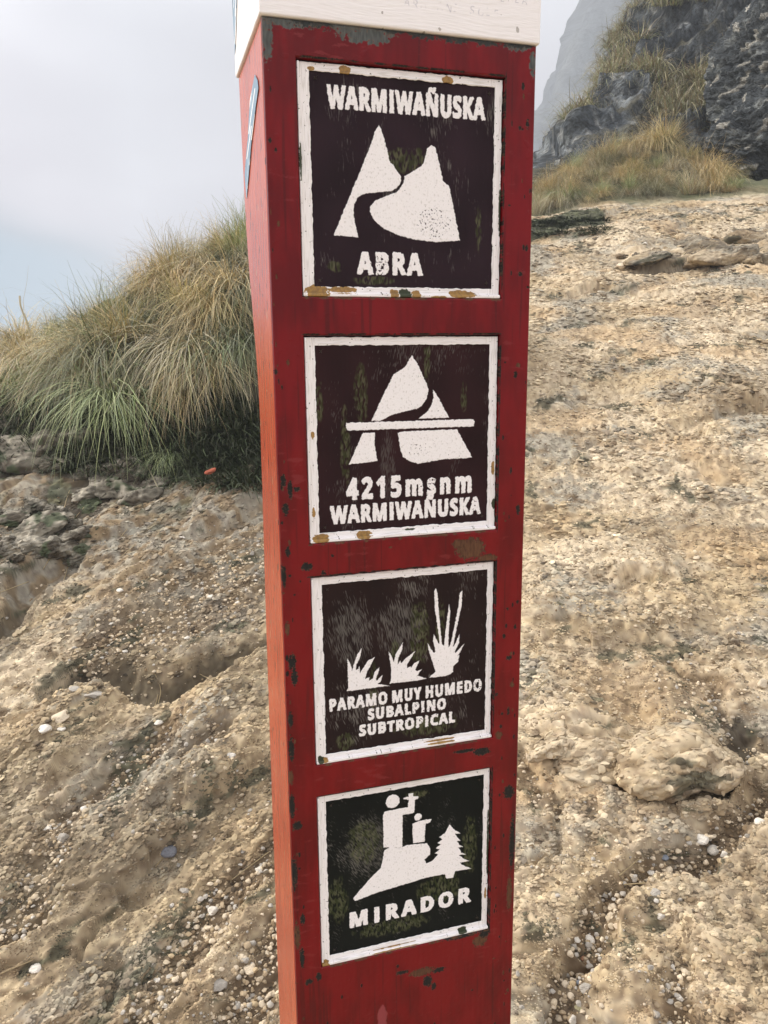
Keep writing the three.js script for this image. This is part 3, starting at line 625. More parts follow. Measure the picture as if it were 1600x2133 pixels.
// grass on the cliff ledges, ground weeds, fallen stems
{
  const r = RNG(8), M = new THREE.Matrix4(), q = new THREE.Quaternion(), e = new THREE.Euler(), p = cliff.geometry.attributes.position, n = cliff.geometry.attributes.normal, list = [];
  for (let i = 0; i < p.count && list.length < 2600; i++) {
    if (r() > 0.2) continue;
    const x = p.getX(i), y = p.getY(i), z = p.getZ(i);
    if (cliffGrass(x, y, z) + 0.2 * (n.getY(i) - 0.55) < 0.225 || y > 14) continue;
    list.push([x, y, z]);
  }
  const g = blades(77, 90, 0.42, 0.14, 1.15, 2.0, [RED, STRAW, ASH, GREEN, GREEN], 0, 0.010), im = new THREE.InstancedMesh(g, grassMat, list.length);
  list.forEach(([x, y, z], i) => { const s = 0.7 + 0.6 * r(); im.setMatrixAt(i, M.compose(new THREE.Vector3(x, y, z), q.setFromEuler(e.set(0.2, r() * 6.3, 0)), new THREE.Vector3(s, s, s))); });
  im.name = 'cliff_grass'; im.castShadow = im.receiveShadow = true; scene.add(im);
  tag(im, 'brown grass growing in patches over the dark cliff', 'grass', null, 'stuff');

  const weed = blades(55, 46, 0.10, 0.06, 1.0, 1.2, [DGREEN, [0.03, 0.045, 0.02], [0.025, 0.035, 0.018], [0.05, 0.05, 0.03]], 0, 0.009), spots = [];
  for (let i = 0; i < 900; i++) {
    const px = -20 + 570 * Math.pow(r(), 0.7), py = 830 + 175 * r() - 40 * (1 - px / 550), s = spot(px, py);
    if (s.d < 3.7) continue; spots.push(s);
  }
  for (let i = 0; i < 60; i++) spots.push({ ...spot(1105 + 165 * r(), 452 + 36 * r(), 6), low: 1 });
  const wm = new THREE.InstancedMesh(weed, grassMat, spots.length);
  spots.forEach((s, i) => { const k = 0.6 + 0.9 * r(); wm.setMatrixAt(i, M.compose(new THREE.Vector3(s.x, s.y, -s.d), q.setFromEuler(e.set(0, r() * 6.3, 0)), new THREE.Vector3(k, s.low ? 0.45 * k : k, k))); });
  wm.name = 'ground_weeds'; wm.castShadow = wm.receiveShadow = true; scene.add(wm);
  tag(wm, 'low dark green weeds and moss under the grass bank', 'weeds', null, 'stuff');
}
function stem(pts, rad, rgb, name, label, group) {
  const g = new THREE.TubeGeometry(new THREE.CatmullRomCurve3(pts), 18, rad, 5), m = mesh(name, g, stoneMat(rgb));
  return tag(m, label, 'stem', group);
}
{
  const s = spot(103, 745); s.y += 0.04; s.d -= 0.12; stem([[0, -0.03, 0], [-0.01, 0.06, 0.02], [-0.035, 0.14, 0.02], [-0.04, 0.2, 0.01]].map(([a, b, c]) => new THREE.Vector3(s.x + a, s.y + b + 0.12, -s.d + c + 0.12)), 0.0055, [0.6, 0.52, 0.34], 'dry_stalk', 'thick pale stalk sticking up from the grass at the left');
  const on = (px, py, lift) => { const q = spot(px, py); return new THREE.Vector3(q.x, q.y + lift, -q.d); };
  stem([on(265, 850, 0.03), on(285, 900, 0.05), on(300, 960, 0.03), on(330, 1025, 0.02)], 0.004, [0.36, 0.31, 0.2], 'dry_stalk', 'long dry stalk fallen over the small outcrop below the bank');
  const straws = [[[130, 1080], [140, 1040], [155, 1000]], [[118, 1260], [140, 1190], [150, 1150]], [[90, 1190], [120, 1140]], [[235, 1145], [265, 1105]], [[250, 1165], [280, 1140]], [[0, 1238], [60, 1215]], [[150, 1290], [200, 1300], [180, 1330]], [[320, 1400], [335, 1440], [330, 1470]], [[395, 1395], [420, 1410], [450, 1420]], [[300, 1505], [325, 1470], [330, 1450]], [[1290, 1830], [1330, 1795]], [[1300, 1848], [1345, 1845]], [[1082, 1475], [1140, 1420]], [[1455, 960], [1480, 890]], [[325, 1810], [350, 1780], [365, 1765]], [[480, 1840], [560, 1780]], [[0, 2035], [70, 2005]], [[150, 1090], [175, 1060]], [[190, 1100], [240, 1120]]];
  straws.forEach((t) => stem(t.map(([a, b]) => on(a, b, 0.008)), 0.0017, [0.52, 0.40, 0.22], 'dry_straw', 'thin dry grass straw lying on the bare slope', 'fallen straws on the bare slope'));
  const c = spot(444, 1000), leaf = new THREE.SphereGeometry(0.032, 20, 12); leaf.scale(1, 0.35, 0.5);
  const lp = leaf.attributes.position; for (let i = 0; i < lp.count; i++) lp.setY(i, lp.getY(i) + 6 * lp.getX(i) ** 2 - 0.004 * N(lp.getX(i) * 60, lp.getZ(i) * 60)); leaf.computeVertexNormals();
  const m = mesh('red_scrap', leaf, stoneMat([0.40, 0.10, 0.05])); m.position.set(c.x, c.y + 0.05, -c.d + 0.05); m.rotation.set(0.2, 0.4, 0.3); tag(m, 'small orange red scrap lying in the dark soil left of the post', 'scrap');
}

// ---------------------------------------------------------------- the signpost
const POST = new THREE.Group(); POST.name = numbered('signpost'); scene.add(POST);
POST.position.set(-0.10823, 0, -0.81038); POST.rotation.y = 0.293;      // local x runs along the front, z out of it
tag(POST, 'red painted wooden signpost with four black and white panels and a white cap', 'signpost');
const PW = 0.28, PD = 0.1426, TOP = 1.853, BX = 0.0309, BW = 0.2153, OPEN = [[1.6033, 1.821], [1.3503, 1.5656], [1.0954, 1.3134], [0.8345, 1.0559]];
const FV0 = 0.66, FV1 = 1.86, FT = 560, FH = 2048;
const put = (d, i, c, a = 1) => { for (let k = 0; k < 3; k++) d[i + k] = mix(d[i + k], c[k], a); };
function toTex(F, w, h) {                                                // linear float colours to an sRGB texture
  const d = new Uint8Array(w * h * 4);
  for (let i = 0; i < w * h; i++) { for (let k = 0; k < 3; k++) { const v = Math.min(1, Math.max(0, F[i * 4 + k])); d[i * 4 + k] = Math.round(255 * (v <= 0.0031308 ? v * 12.92 : 1.055 * Math.pow(v, 1 / 2.4) - 0.055)); } d[i * 4 + 3] = 255; }
  return dataTex(w, h, d, true);
}
function grey(B, w, h) { const d = new Uint8Array(w * h * 4); for (let i = 0; i < w * h; i++) { d[i * 4] = d[i * 4 + 1] = d[i * 4 + 2] = Math.round(255 * Math.min(1, Math.max(0, B[i]))); d[i * 4 + 3] = 255; } return dataTex(w, h, d, false); }
const INK = [0.014, 0.013, 0.011], WOOD = [0.10, 0.045, 0.022], PRIMER = [0.085, 0.09, 0.085];
// front: red paint with chips; every chip has a ragged outline of its own
{
  const F = new Float32Array(FT * FH * 4), B = new Float32Array(FT * FH), R = new Float32Array(FT * FH);
  const U = (i) => (i + 0.5) / FT * PW, V = (j) => FV0 + (j + 0.5) / FH * (FV1 - FV0);
  for (let j = 0; j < FH; j++) for (let i = 0; i < FT; i++) {
    const u = U(i), v = V(j), k = j * FT + i;
    const st = N(u * 40, v * 14, 3) * 0.5 + N(u * 160, v * 40, 5) * 0.3;
    let c = mix3([0.172, 0.0026, 0.0048], [0.112, 0.0016, 0.0030], ss(-0.3, 0.4, st + 0.5 * N(u * 12, v * 7, 9)));
    const run = N(u * 210, v * 5, 23) + 0.4 * N(u * 420, v * 16, 25);
    c = mix3(c, [0.055, 0.004, 0.004], 0.55 * ss(0.35, 0.62, run + 0.35 * N(u * 18, v * 9, 27)));        // dirty runs
    c = mix3(c, [0.21, 0.028, 0.028], 0.5 * ss(0.38, 0.6, N(u * 60, v * 190, 29) * 0.7 + 0.5 * N(u * 15, v * 12, 31) + 0.2 * N(u * 400, v * 900, 33)));   // rubbed, chalky scuffs
    put(F, k * 4, c);
    B[k] = 0.5 + 0.10 * run + 0.22 * N(u * 55, v * 30, 11) + 0.12 * N(u * 170, v * 170, 13) + (N(u * 85, v * 85, 17) > 0.5 ? 0.18 : 0); R[k] = 0.36 + 0.10 * N(u * 60, v * 30, 19);
  }
  const chip = (u, v, ru, rv, col, seed, edge = 0.9, f = 260) => {
    const i0 = Math.max(0, Math.floor((u - ru * 1.6) / PW * FT)), i1 = Math.min(FT - 1, Math.ceil((u + ru * 1.6) / PW * FT)), j0 = Math.max(0, Math.floor((v - rv * 1.6 - FV0) / (FV1 - FV0) * FH)), j1 = Math.min(FH - 1, Math.ceil((v + rv * 1.6 - FV0) / (FV1 - FV0) * FH));
    for (let j = j0; j <= j1; j++) for (let i = i0; i <= i1; i++) {
      const du = (U(i) - u) / ru, dv = (V(j) - v) / rv, q = 1 - du * du - dv * dv + edge * 1.9 * fbm(U(i) * f, V(j) * f, seed, 3);
      if (q <= 0.1) continue;
      const k = j * FT + i, a = ss(0.1, 0.3, q), s = 1 + 0.5 * N(U(i) * 500, V(j) * 120, seed);
      put(F, k * 4, [col[0] * s, col[1] * s, col[2] * s], a); B[k] = mix(B[k], 0.12, a); R[k] = mix(R[k], 0.8, a);
      if (q < 0.45 && a > 0.2 && N(U(i) * 700, V(j) * 700, seed) > -0.05) put(F, k * 4, col === WOOD ? INK : [0.16, 0.10, 0.055], 0.4);
    }
  };
  const r = RNG(17);
  for (let i = 0; i < 22; i++) { const q = r(); chip(0.28 * r(), 1.8525, 0.008 + 0.02 * r(), 0.0025 + 0.007 * q * q, q > 0.7 ? PRIMER : [0.03, 0.035, 0.035], 300 + i, 1.3, 260); }   // bare along the cap
  chip(0.004, 1.835, 0.006, 0.022, PRIMER, 41); chip(0.10, 1.846, 0.03, 0.008, PRIMER, 42, 1, 200); chip(0.276, 1.836, 0.004, 0.013, PRIMER, 43);
  const list = [[5.0, 1420, 3, 8], [6.5, 1390, 4, 7], [7.5, 1344, 3, 6], [2, 1318, 3, 14], [4, 1260, 3, 9], [8, 1222, 5, 10], [10, 1204, 4, 11], [4, 1155, 3, 10], [4, 1120, 3.5, 16], [2, 1086, 4, 9], [2, 1051, 4, 17], [8, 1026, 6, 6], [2, 966, 4, 22], [10, 905, 3, 8], [3, 884, 4, 18], [8, 854, 3, 16], [15, 820, 5, 4], [27, 824, 4, 6], [27, 1326, 7, 5],
    [157, 796, 18, 6], [132, 802, 9, 3], [164, 781, 7, 9], [179, 793, 9, 4], [172, 771, 4, 6], [234, 821, 11, 9], [208, 834, 26, 4], [240, 831, 8, 8], [269, 1020, 8, 10], [275, 950, 4, 40], [273, 880, 4, 26], [246, 1758, 2, 3], [266, 1814, 2, 4], [272, 1778, 2, 5], [268, 1629, 3, 2.5], [268, 1533, 3, 2.5], [265, 1523, 2.5, 4], [262, 1417, 1.5, 5], [272, 1372, 3, 6], [265, 1194, 4, 3], [254, 1098, 5, 6], [266, 1127, 2, 6], [19, 1410, 4, 3], [12, 1410, 3, 10], [45, 1318, 3, 3], [120, 1340, 2, 1.5], [206, 1338, 1.6, 3], [55, 1336, 2, 2], [262, 1255, 2, 2], [258, 1222, 2, 3], [270, 1160, 3, 4], [250, 1150, 2, 3], [272, 1232, 2, 3], [210, 1084, 16, 2.5], [232, 1080, 12, 6]];
  list.forEach(([u, v, a, b], i) => chip(u / 1000, v / 1000, a / 1000, b / 1000, i % 5 === 4 ? WOOD : INK, 500 + i * 3, 0.85, 420));
  for (const [u, v, a, b] of [[214, 1331, 20, 14], [235, 1318, 14, 5], [200, 1338, 9, 6]]) chip(u / 1000, v / 1000, a / 1000, b / 1000, WOOD, 900 + u, 0.7, 300);
  for (let i = 0; i < 130; i++) { const e = r(); chip(e < 0.45 ? 0.001 + 0.02 * r() * r() : e < 0.8 ? 0.279 - 0.028 * r() : PW * r(), 0.68 + 1.16 * Math.pow(r(), 1.25), 0.0006 + 0.0014 * r(), 0.0008 + 0.003 * r(), r() < 0.3 ? WOOD : INK, 1000 + i * 7, 0.9, 700); }
  for (const [a, b] of OPEN) {                                           // grime and painted gap shading along the rebates
    for (let i = 0; i < 40; i++) { chip(BX + BW * r(), b + 0.0012, 0.002 + 0.006 * r(), 0.0005 + 0.0006 * r(), INK, 3000 + i, 0.8, 500); chip(BX + BW + 0.0006, mix(a, b, r()), 0.0004 + 0.0005 * r(), 0.003 + 0.007 * r(), INK, 3100 + i, 0.8, 500); if (i % 2) chip(BX + BW * r(), a - 0.001, 0.002 + 0.004 * r(), 0.0008 + 0.001 * r(), WOOD, 3200 + i, 0.9, 500); }
  }
  for (let j = 0; j < FH; j++) for (let i = 0; i < FT; i++) { const u = U(i), v = V(j), q = 1 - ((u - 0.105) / 0.007) ** 2 - ((v - 0.742) / 0.022) ** 2 + 0.8 * fbm(u * 200, v * 120, 7, 3); if (q > 0) put(F, (j * FT + i) * 4, [0.34, 0.07, 0.075], 0.6 * ss(0, 0.3, q)); }  // pink scuff near the foot
  const sh = new THREE.Shape([new THREE.Vector2(0, -0.15), new THREE.Vector2(PW, -0.15), new THREE.Vector2(PW, TOP), new THREE.Vector2(0, TOP)]);
  for (const [a, b] of OPEN) sh.holes.push(new THREE.Path([new THREE.Vector2(BX, a), new THREE.Vector2(BX, b), new THREE.Vector2(BX + BW, b), new THREE.Vector2(BX + BW, a)]));
  const g = new THREE.ExtrudeGeometry(sh, { depth: 0.006, bevelEnabled: true, bevelThickness: 0.0016, bevelSize: 0.0016, bevelOffset: -0.0016, bevelSegments: 3, steps: 1 });
  g.translate(0, 0, -0.0076);
  const p = g.attributes.position, uv = new Float32Array(p.count * 2);
  for (let i = 0; i < p.count; i++) uv.set([p.getX(i) / PW, (p.getY(i) - FV0) / (FV1 - FV0)], i * 2);
  g.setAttribute('uv', new THREE.BufferAttribute(uv, 2));
  mesh('front_frame', g, new THREE.MeshPhysicalMaterial({ specularIntensity: 0.5, map: toTex(F, FT, FH), bumpMap: grey(B, FT, FH), bumpScale: 0.0009, roughnessMap: grey(R, FT, FH), roughness: 1 }), POST);
}
// left side board, a lighter orange red than the front, with small upright nicks
{
  const w = 256, h = 2048, F = new Float32Array(w * h * 4), B = new Float32Array(w * h), r = RNG(3);
  for (let j = 0; j < h; j++) for (let i = 0; i < w; i++) {
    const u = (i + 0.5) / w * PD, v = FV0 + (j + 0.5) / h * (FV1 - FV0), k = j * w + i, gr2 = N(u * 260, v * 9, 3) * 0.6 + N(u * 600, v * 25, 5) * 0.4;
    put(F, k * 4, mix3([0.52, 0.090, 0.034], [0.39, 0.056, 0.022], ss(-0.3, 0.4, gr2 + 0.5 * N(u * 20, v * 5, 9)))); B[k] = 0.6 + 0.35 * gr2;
  }
  for (let c = 0; c < 300; c++) {
    const ci = r() * w, cj = r() * h, li = 1 + 3.2 * r(), lj = 2 + 9 * r(), col = r() < 0.7 ? INK : [0.4, 0.24, 0.13];
    for (let j = Math.max(0, Math.floor(cj - lj)); j < Math.min(h, cj + lj); j++) for (let i = Math.max(0, Math.floor(ci - li)); i < Math.min(w, ci + li); i++) if (((i - ci) / li) ** 2 + ((j - cj) / lj) ** 2 + 0.7 * N(i * 0.4, j * 0.25, c) < 0.75) { put(F, (j * w + i) * 4, col, 0.9); B[j * w + i] = 0.1; }
  }
  const edge = new THREE.CatmullRomCurve3([[0.158, -0.15], [0.156, 0.64], [0.147, 0.89], [0.142, 1.04], [0.131, 1.26], [0.119, 1.42], [0.118, 1.50], [0.136, 1.575], [0.150, 1.62], [0.167, 1.69], [0.175, 1.79], [0.177, TOP]].map(([a, b]) => new THREE.Vector3(a, b, 0)));   // worn, bowed back edge
  const sh = new THREE.Shape([new THREE.Vector2(0.0092, -0.15), ...edge.getPoints(90).map((q) => new THREE.Vector2(q.x + 0.0008 * N(q.y * 40, 3), q.y)), new THREE.Vector2(0.0092, TOP)]);
  const g = new THREE.ExtrudeGeometry(sh, { depth: 0.0096, bevelEnabled: true, bevelThickness: 0.0012, bevelSize: 0.0012, bevelOffset: -0.0012, bevelSegments: 2 });
  g.rotateY(Math.PI / 2); g.translate(0.0012, 0, 0);
  const p = g.attributes.position, uv = new Float32Array(p.count * 2);
  for (let i = 0; i < p.count; i++) uv.set([-p.getZ(i) / PD, (p.getY(i) - FV0) / (FV1 - FV0)], i * 2);
  g.setAttribute('uv', new THREE.BufferAttribute(uv, 2));
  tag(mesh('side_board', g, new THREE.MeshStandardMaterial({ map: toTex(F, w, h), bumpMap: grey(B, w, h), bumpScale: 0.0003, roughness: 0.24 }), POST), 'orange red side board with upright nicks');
  const core = new RoundedBoxGeometry(PW - 0.0145, TOP + 0.148, 0.108 - 0.0095, 2, 0.002); core.translate(0.0135 + (PW - 0.0145) / 2, (TOP - 0.152) / 2, -(0.0095 + 0.108) / 2);
  mesh('post_core', core, new THREE.MeshStandardMaterial({ color: new THREE.Color(0.16, 0.01, 0.012), roughness: 0.5 }), POST);
}
// white cap with brushed paint and faint scribbles
{
  const w = 1024, h = 512, c = canvas(w, h), x = c.getContext('2d');
  x.fillStyle = '#000'; x.fillRect(0, 0, w, h); x.fillStyle = x.strokeStyle = '#fff';
  x.font = '34px sans-serif'; x.setTransform(1, 0, -0.1, 1, 0, 0);
  'LA CERSMAN UNVERLAU'.split('').forEach((ch, i) => x.fillText(ch, 480 + i * 27, 388 + (i % 3) * 2)); 'ARA ANI SOLE'.split('').forEach((ch, i) => x.fillText(ch, 520 + i * 29, 440 + (i % 2) * 3));
  const m = x.getImageData(0, 0, w, h).data, F = new Float32Array(w * h * 4), B = new Float32Array(w * h);
  for (let j = 0; j < h; j++) for (let i = 0; i < w; i++) {
    const u = i / w * 0.3, v = j / h * 0.15, k = j * w + i, br = N(u * 24 + N(u * 40, v * 60, 1), v * 420 + 6 * N(u * 9, v * 20, 2), 3) * 0.6 + N(u * 90, v * 900, 7) * 0.4;
    let col = mix3([0.88, 0.84, 0.82], [0.83, 0.79, 0.765], ss(0.0, 0.5, br));
    if (N(u * 120, v * 120, 9) + 0.5 * N(u * 20, v * 20, 5) > 0.72) col = [0.45, 0.41, 0.38];
    const scr = m[((h - 1 - j) * w + i) * 4] / 255 * ss(-0.15, 0.25, N(u * 150, v * 150, 12) + 0.1);
    put(F, k * 4, mix3(col, [0.42, 0.40, 0.46], 0.5 * scr)); B[k] = 0.55 + 0.4 * br - 0.1 * scr;
  }
  const g1 = new RoundedBoxGeometry(PW + 0.006, 0.15, PD + 0.006 + 0.036, 3, 0.0025); g1.translate(PW / 2, TOP + 0.0755, -(PD + 0.036) / 2);
  const pyr = new THREE.ConeGeometry(0.20, 0.07, 4, 1); pyr.rotateY(Math.PI / 4); pyr.scale(1, 1, 0.65); pyr.translate(PW / 2, TOP + 0.185, -(PD + 0.036) / 2);
  const g = mergeGeometries([g1, pyr.toNonIndexed()]), p = g.attributes.position, n = g.attributes.normal, uv = new Float32Array(p.count * 2);
  for (let i = 0; i < p.count; i++) uv.set([(Math.abs(n.getX(i)) > 0.7 ? -p.getZ(i) * 0.6 : p.getX(i) + 0.003) / 0.3, (p.getY(i) - TOP) / 0.15], i * 2);
  g.setAttribute('uv', new THREE.BufferAttribute(uv, 2));
  tag(mesh('cap', g, new THREE.MeshStandardMaterial({ map: toTex(F, w, h), bumpMap: grey(B, w, h), bumpScale: 0.0005, roughness: 0.6 }), POST), 'white painted cap with faint grey scribbles');
}
// torn sticker on the side and another on the cap
{
  const w = 256, h = 512, c = canvas(w, h), x = c.getContext('2d');
  x.fillStyle = '#7d98ac'; x.fillRect(0, 0, w, h); x.fillStyle = '#9db4c4'; for (let i = 0; i < 40; i++) x.fillRect((i * 53) % w, (i * 97) % h, 14, 30);
  x.fillStyle = '#f4f2ee'; for (let i = 0; i < 9; i++) { x.save(); x.translate(60 + (i * 37) % 120, 60 + i * 52); x.rotate(-0.9); x.fillRect(-60, -9, 110 + (i % 3) * 40, 12 + (i % 2) * 8); x.restore(); }
  x.fillStyle = '#16323f'; x.fillRect(0, 60, 36, 150); x.fillRect(0, 250, 22, 90);
  const t = new THREE.CanvasTexture(c); t.colorSpace = THREE.SRGBColorSpace; t.magFilter = THREE.LinearFilter;
  const mat = new THREE.MeshStandardMaterial({ map: t, roughness: 0.5, side: THREE.DoubleSide });
  const make = (pts, x0, name, label) => {
    const g = new THREE.ExtrudeGeometry(new THREE.Shape(pts.map(([a, b]) => new THREE.Vector2(-a, b))), { depth: 0.0004, bevelEnabled: false });
    const p = g.attributes.position, uv = []; g.computeBoundingBox(); const b = g.boundingBox;
    for (let i = 0; i < p.count; i++) { uv.push((p.getX(i) - b.min.x) / (b.max.x - b.min.x), (p.getY(i) - b.min.y) / (b.max.y - b.min.y)); p.setXYZ(i, x0 - p.getZ(i), p.getY(i), p.getX(i)); }
    g.setAttribute('uv', new THREE.Float32BufferAttribute(uv, 2)); g.computeVertexNormals();
    tag(mesh(name, g, mat, POST), label);
  };
  make([[0.0497, 1.818], [0.034, 1.808], [0.031, 1.80], [0.05, 1.791], [0.072, 1.777], [0.094, 1.764], [0.118, 1.742], [0.147, 1.719], [0.154, 1.745], [0.135, 1.762], [0.117, 1.775], [0.104, 1.79], [0.09, 1.806], [0.07, 1.812]], -0.0006, 'sticker', 'torn blue grey sticker with white lettering');
  make([[0.172, 1.875], [0.178, 1.99], [0.11, 1.99], [0.125, 1.94], [0.15, 1.90]], -0.0036, 'sticker', 'blue sticker on the side of the cap');
}
// ---- the four panels: board (with painted emblem), white border, screws
const PANELS = [
  { base: [0.019, 0.009, 0.013], text: [['WARMIWAÑUSKA', 317, 1948, 1778, 1975, 0.02], ['ABRA', 597, 1264, 237, 443, 0.08]], inner: [130, 2060, 103, 2088], moss: [[1130, 1340, 330, 130], [1900, 700, 40, 260], [760, 170, 260, 50], [350, 300, 90, 60]],
    poly: [[828, 1651, 874, 1548, 914, 1404, 930, 1321, 975, 1286, 1027, 1214, 1052, 1188, 1052, 1141, 1016, 1082, 953, 1042, 838, 1027, 714, 1012, 631, 990, 590, 960, 558, 894, 551, 809, 566, 716, 600, 588, 502, 591, 343, 601, 593, 1146, 719, 1420, 793, 1616],
      [1376, 1501, 1419, 1479, 1451, 1378, 1506, 1163, 1572, 1118, 1606, 985, 1698, 587, 1433, 566, 1195, 582, 1003, 625, 855, 687, 762, 760, 722, 834, 727, 891, 785, 950, 921, 1003, 1016, 1045, 1079, 1123, 1086, 1189, 1132, 1214, 1259, 1292, 1291, 1322, 1333, 1465]],
    worn: [[1400, 760, 230, 200, 0.25], [800, 320, 110, 130, 0.3]], ochre: [[150, 2110, 40, 20], [480, 2120, 60, 50], [1540, 2110, 60, 50], [150, 60, 120, 60], [420, 80, 160, 30], [960, 50, 50, 40], [1200, 50, 50, 40], [1700, 55, 160, 34], [1450, 30, 90, 14]], gap: [[1080, 40, 70, 60], [20, 1300, 14, 180], [2135, 900, 14, 260]] },
  { base: [0.021, 0.0065, 0.0075], text: [['4215msnm', 440, 1862, 444, 664, 0.16], ['WARMIWAÑUSKA', 258, 1962, 192, 374, 0.04]], inner: [118, 2050, 100, 2054], moss: [[600, 1550, 90, 330], [1330, 1900, 40, 340], [420, 1000, 60, 420], [150, 1450, 50, 250], [1760, 1500, 40, 200]],
    poly: [[1163, 1946, 1227, 1856, 1270, 1765, 1335, 1632, 1351, 1571, 1325, 1480, 1270, 1410, 1216, 1381, 1064, 1354, 935, 1328, 860, 1290, 796, 1265, 711, 1274, 820, 1493, 959, 1750, 1087, 1824],
      [1401, 1584, 1445, 1528, 1591, 1276, 1237, 1277, 1336, 1346, 1391, 1427, 1408, 1498], [435, 1260, 1874, 1252, 1890, 1224, 1882, 1172, 448, 1177, 434, 1203], [615, 1146, 746, 1147, 746, 988, 772, 842, 610, 826, 458, 821],
      [1002, 1131, 1063, 1144, 1682, 1148, 1751, 1029, 1868, 826, 1527, 823, 1237, 788, 1149, 814, 1062, 870, 1030, 955]],
    worn: [[1350, 560, 130, 90, 0.3], [1250, 950, 160, 90, 0.2], [1900, 270, 200, 120, 0.2]], scrape: [[880, 760, 90, 380]], ochre: [[600, 60, 90, 36], [130, 60, 90, 40], [2110, 700, 20, 90], [60, 330, 20, 60], [70, 1150, 20, 40]], gap: [[1120, 75, 80, 12], [2125, 300, 24, 60]] },
  { base: [0.016, 0.007, 0.006], text: [['PARAMO MUY HUMEDO', 182, 2022, 600, 738, 0.07], ['SUBALPINO', 632, 1572, 432, 561, 0.07], ['SUBTROPICAL', 527, 1686, 246, 376, 0.06]], inner: [128, 2070, 92, 2078], moss: [[1250, 1400, 130, 420], [950, 1150, 60, 250], [700, 800, 60, 300], [1350, 250, 420, 130], [350, 200, 120, 120], [1500, 1500, 60, 300]],
    poly: [[400, 1206, 437, 1122, 449, 1041, 476, 1137, 526, 1250, 566, 1304, 555, 1226, 504, 1114, 494, 1055, 523, 1061, 537, 1099, 542, 1009, 582, 1064, 641, 1146, 720, 1176, 670, 1092, 620, 999, 599, 931, 648, 945, 648, 904, 687, 919, 718, 1006, 768, 1050, 761, 1000, 727, 924, 737, 893, 807, 954, 786, 876, 746, 851, 895, 810, 736, 812, 383, 810, 403, 847],
      [878, 1227, 918, 1162, 937, 1089, 968, 1196, 1048, 1310, 1038, 1227, 987, 1113, 987, 1052, 1017, 1099, 1027, 1067, 1077, 1111, 1199, 1192, 1148, 1113, 1097, 1038, 1097, 997, 1148, 1011, 1148, 991, 1188, 1047, 1249, 1070, 1198, 964, 1219, 941, 1280, 964, 1219, 890, 1341, 838, 1219, 828, 885, 836, 906, 880, 907, 1022],
      [1347, 1271, 1392, 1184, 1423, 1140, 1443, 1158, 1412, 1283, 1422, 1369, 1474, 1256, 1494, 1243, 1467, 1439, 1431, 1683, 1426, 1882, 1446, 1916, 1465, 1839, 1487, 1577, 1521, 1240, 1546, 1206, 1569, 1427, 1595, 1636, 1604, 1705, 1622, 1623, 1607, 1423, 1598, 1180, 1629, 1227, 1679, 1456, 1718, 1673, 1737, 1832, 1768, 1849, 1760, 1669, 1710, 1452, 1660, 1193, 1671, 1191, 1738, 1333, 1733, 1225, 1682, 1129, 1692, 1107, 1800, 1213, 1765, 1139, 1714, 1063, 1739, 1080, 1725, 999, 1663, 945, 1663, 872, 1569, 837, 1362, 844, 1444, 907, 1403, 1040, 1361, 1168]],
    worn: [[1300, 420, 400, 160, 0.22], [1950, 660, 180, 90, 0.25]], scrape: [[1000, 1500, 300, 330], [450, 1500, 260, 400]], ochre: [[1500, 60, 200, 14], [100, 50, 40, 20]], gap: [[1000, 20, 50, 16], [60, 60, 36, 34]] },
  { base: [0.0035, 0.0045, 0.003], text: [['MIRADOR', 365, 1903, 405, 600, 0.16]], inner: [110, 2070, 100, 2118], moss: [[220, 800, 150, 330], [1500, 680, 330, 220], [1900, 1200, 110, 420], [900, 300, 500, 120], [550, 1500, 220, 330], [1200, 2000, 160, 60]],
    poly: [[810, 1850, 987, 1860, 1101, 1856, 1112, 1952, 1045, 1971, 1050, 1992, 1108, 1990, 1112, 2029, 1165, 2026, 1171, 1985, 1238, 1973, 1228, 1946, 1186, 1932, 1185, 1774, 1133, 1766, 1038, 1769, 1030, 1339, 796, 1387, 794, 1805],
      [1175, 1632, 1238, 1649, 1345, 1650, 1398, 1644, 1392, 1606, 1323, 1592, 1313, 1359, 1164, 1367, 1158, 1625],
      [806, 1351, 879, 1374, 1005, 1339, 1089, 1360, 1345, 1330, 1389, 1242, 1378, 1165, 1313, 1121, 1335, 1060, 1411, 1078, 1487, 1153, 1443, 1174, 1508, 1217, 1454, 1240, 1519, 1283, 1479, 1303, 1540, 1347, 1501, 1382, 1572, 1420, 1632, 1527, 1703, 1439, 1776, 1379, 1703, 1389, 1737, 1330, 1782, 1275, 1726, 1286, 1771, 1220, 1816, 1188, 1749, 1190, 1794, 1112, 1855, 1072, 1761, 1084, 1818, 1026, 1901, 974, 1774, 978, 1808, 936, 1931, 863, 1708, 872, 1687, 788, 1598, 796, 1576, 863, 1314, 866, 1087, 840, 706, 801, 439, 753, 411, 789, 499, 881, 625, 1010, 762, 1126, 795, 1276]],
    disc: [[915, 1968, 86], [1228, 1704, 46]], worn: [[1680, 560, 200, 90, 0.15]], scrape: [[600, 1450, 300, 400]], ochre: [[40, 30, 60, 50], [900, 40, 300, 10], [2110, 500, 14, 80]], gap: [[1800, 60, 60, 30], [2130, 1200, 12, 500]] },
];
const screwMat = new THREE.MeshStandardMaterial({ color: 0x4a4038, metalness: 0.5, roughness: 0.6 });
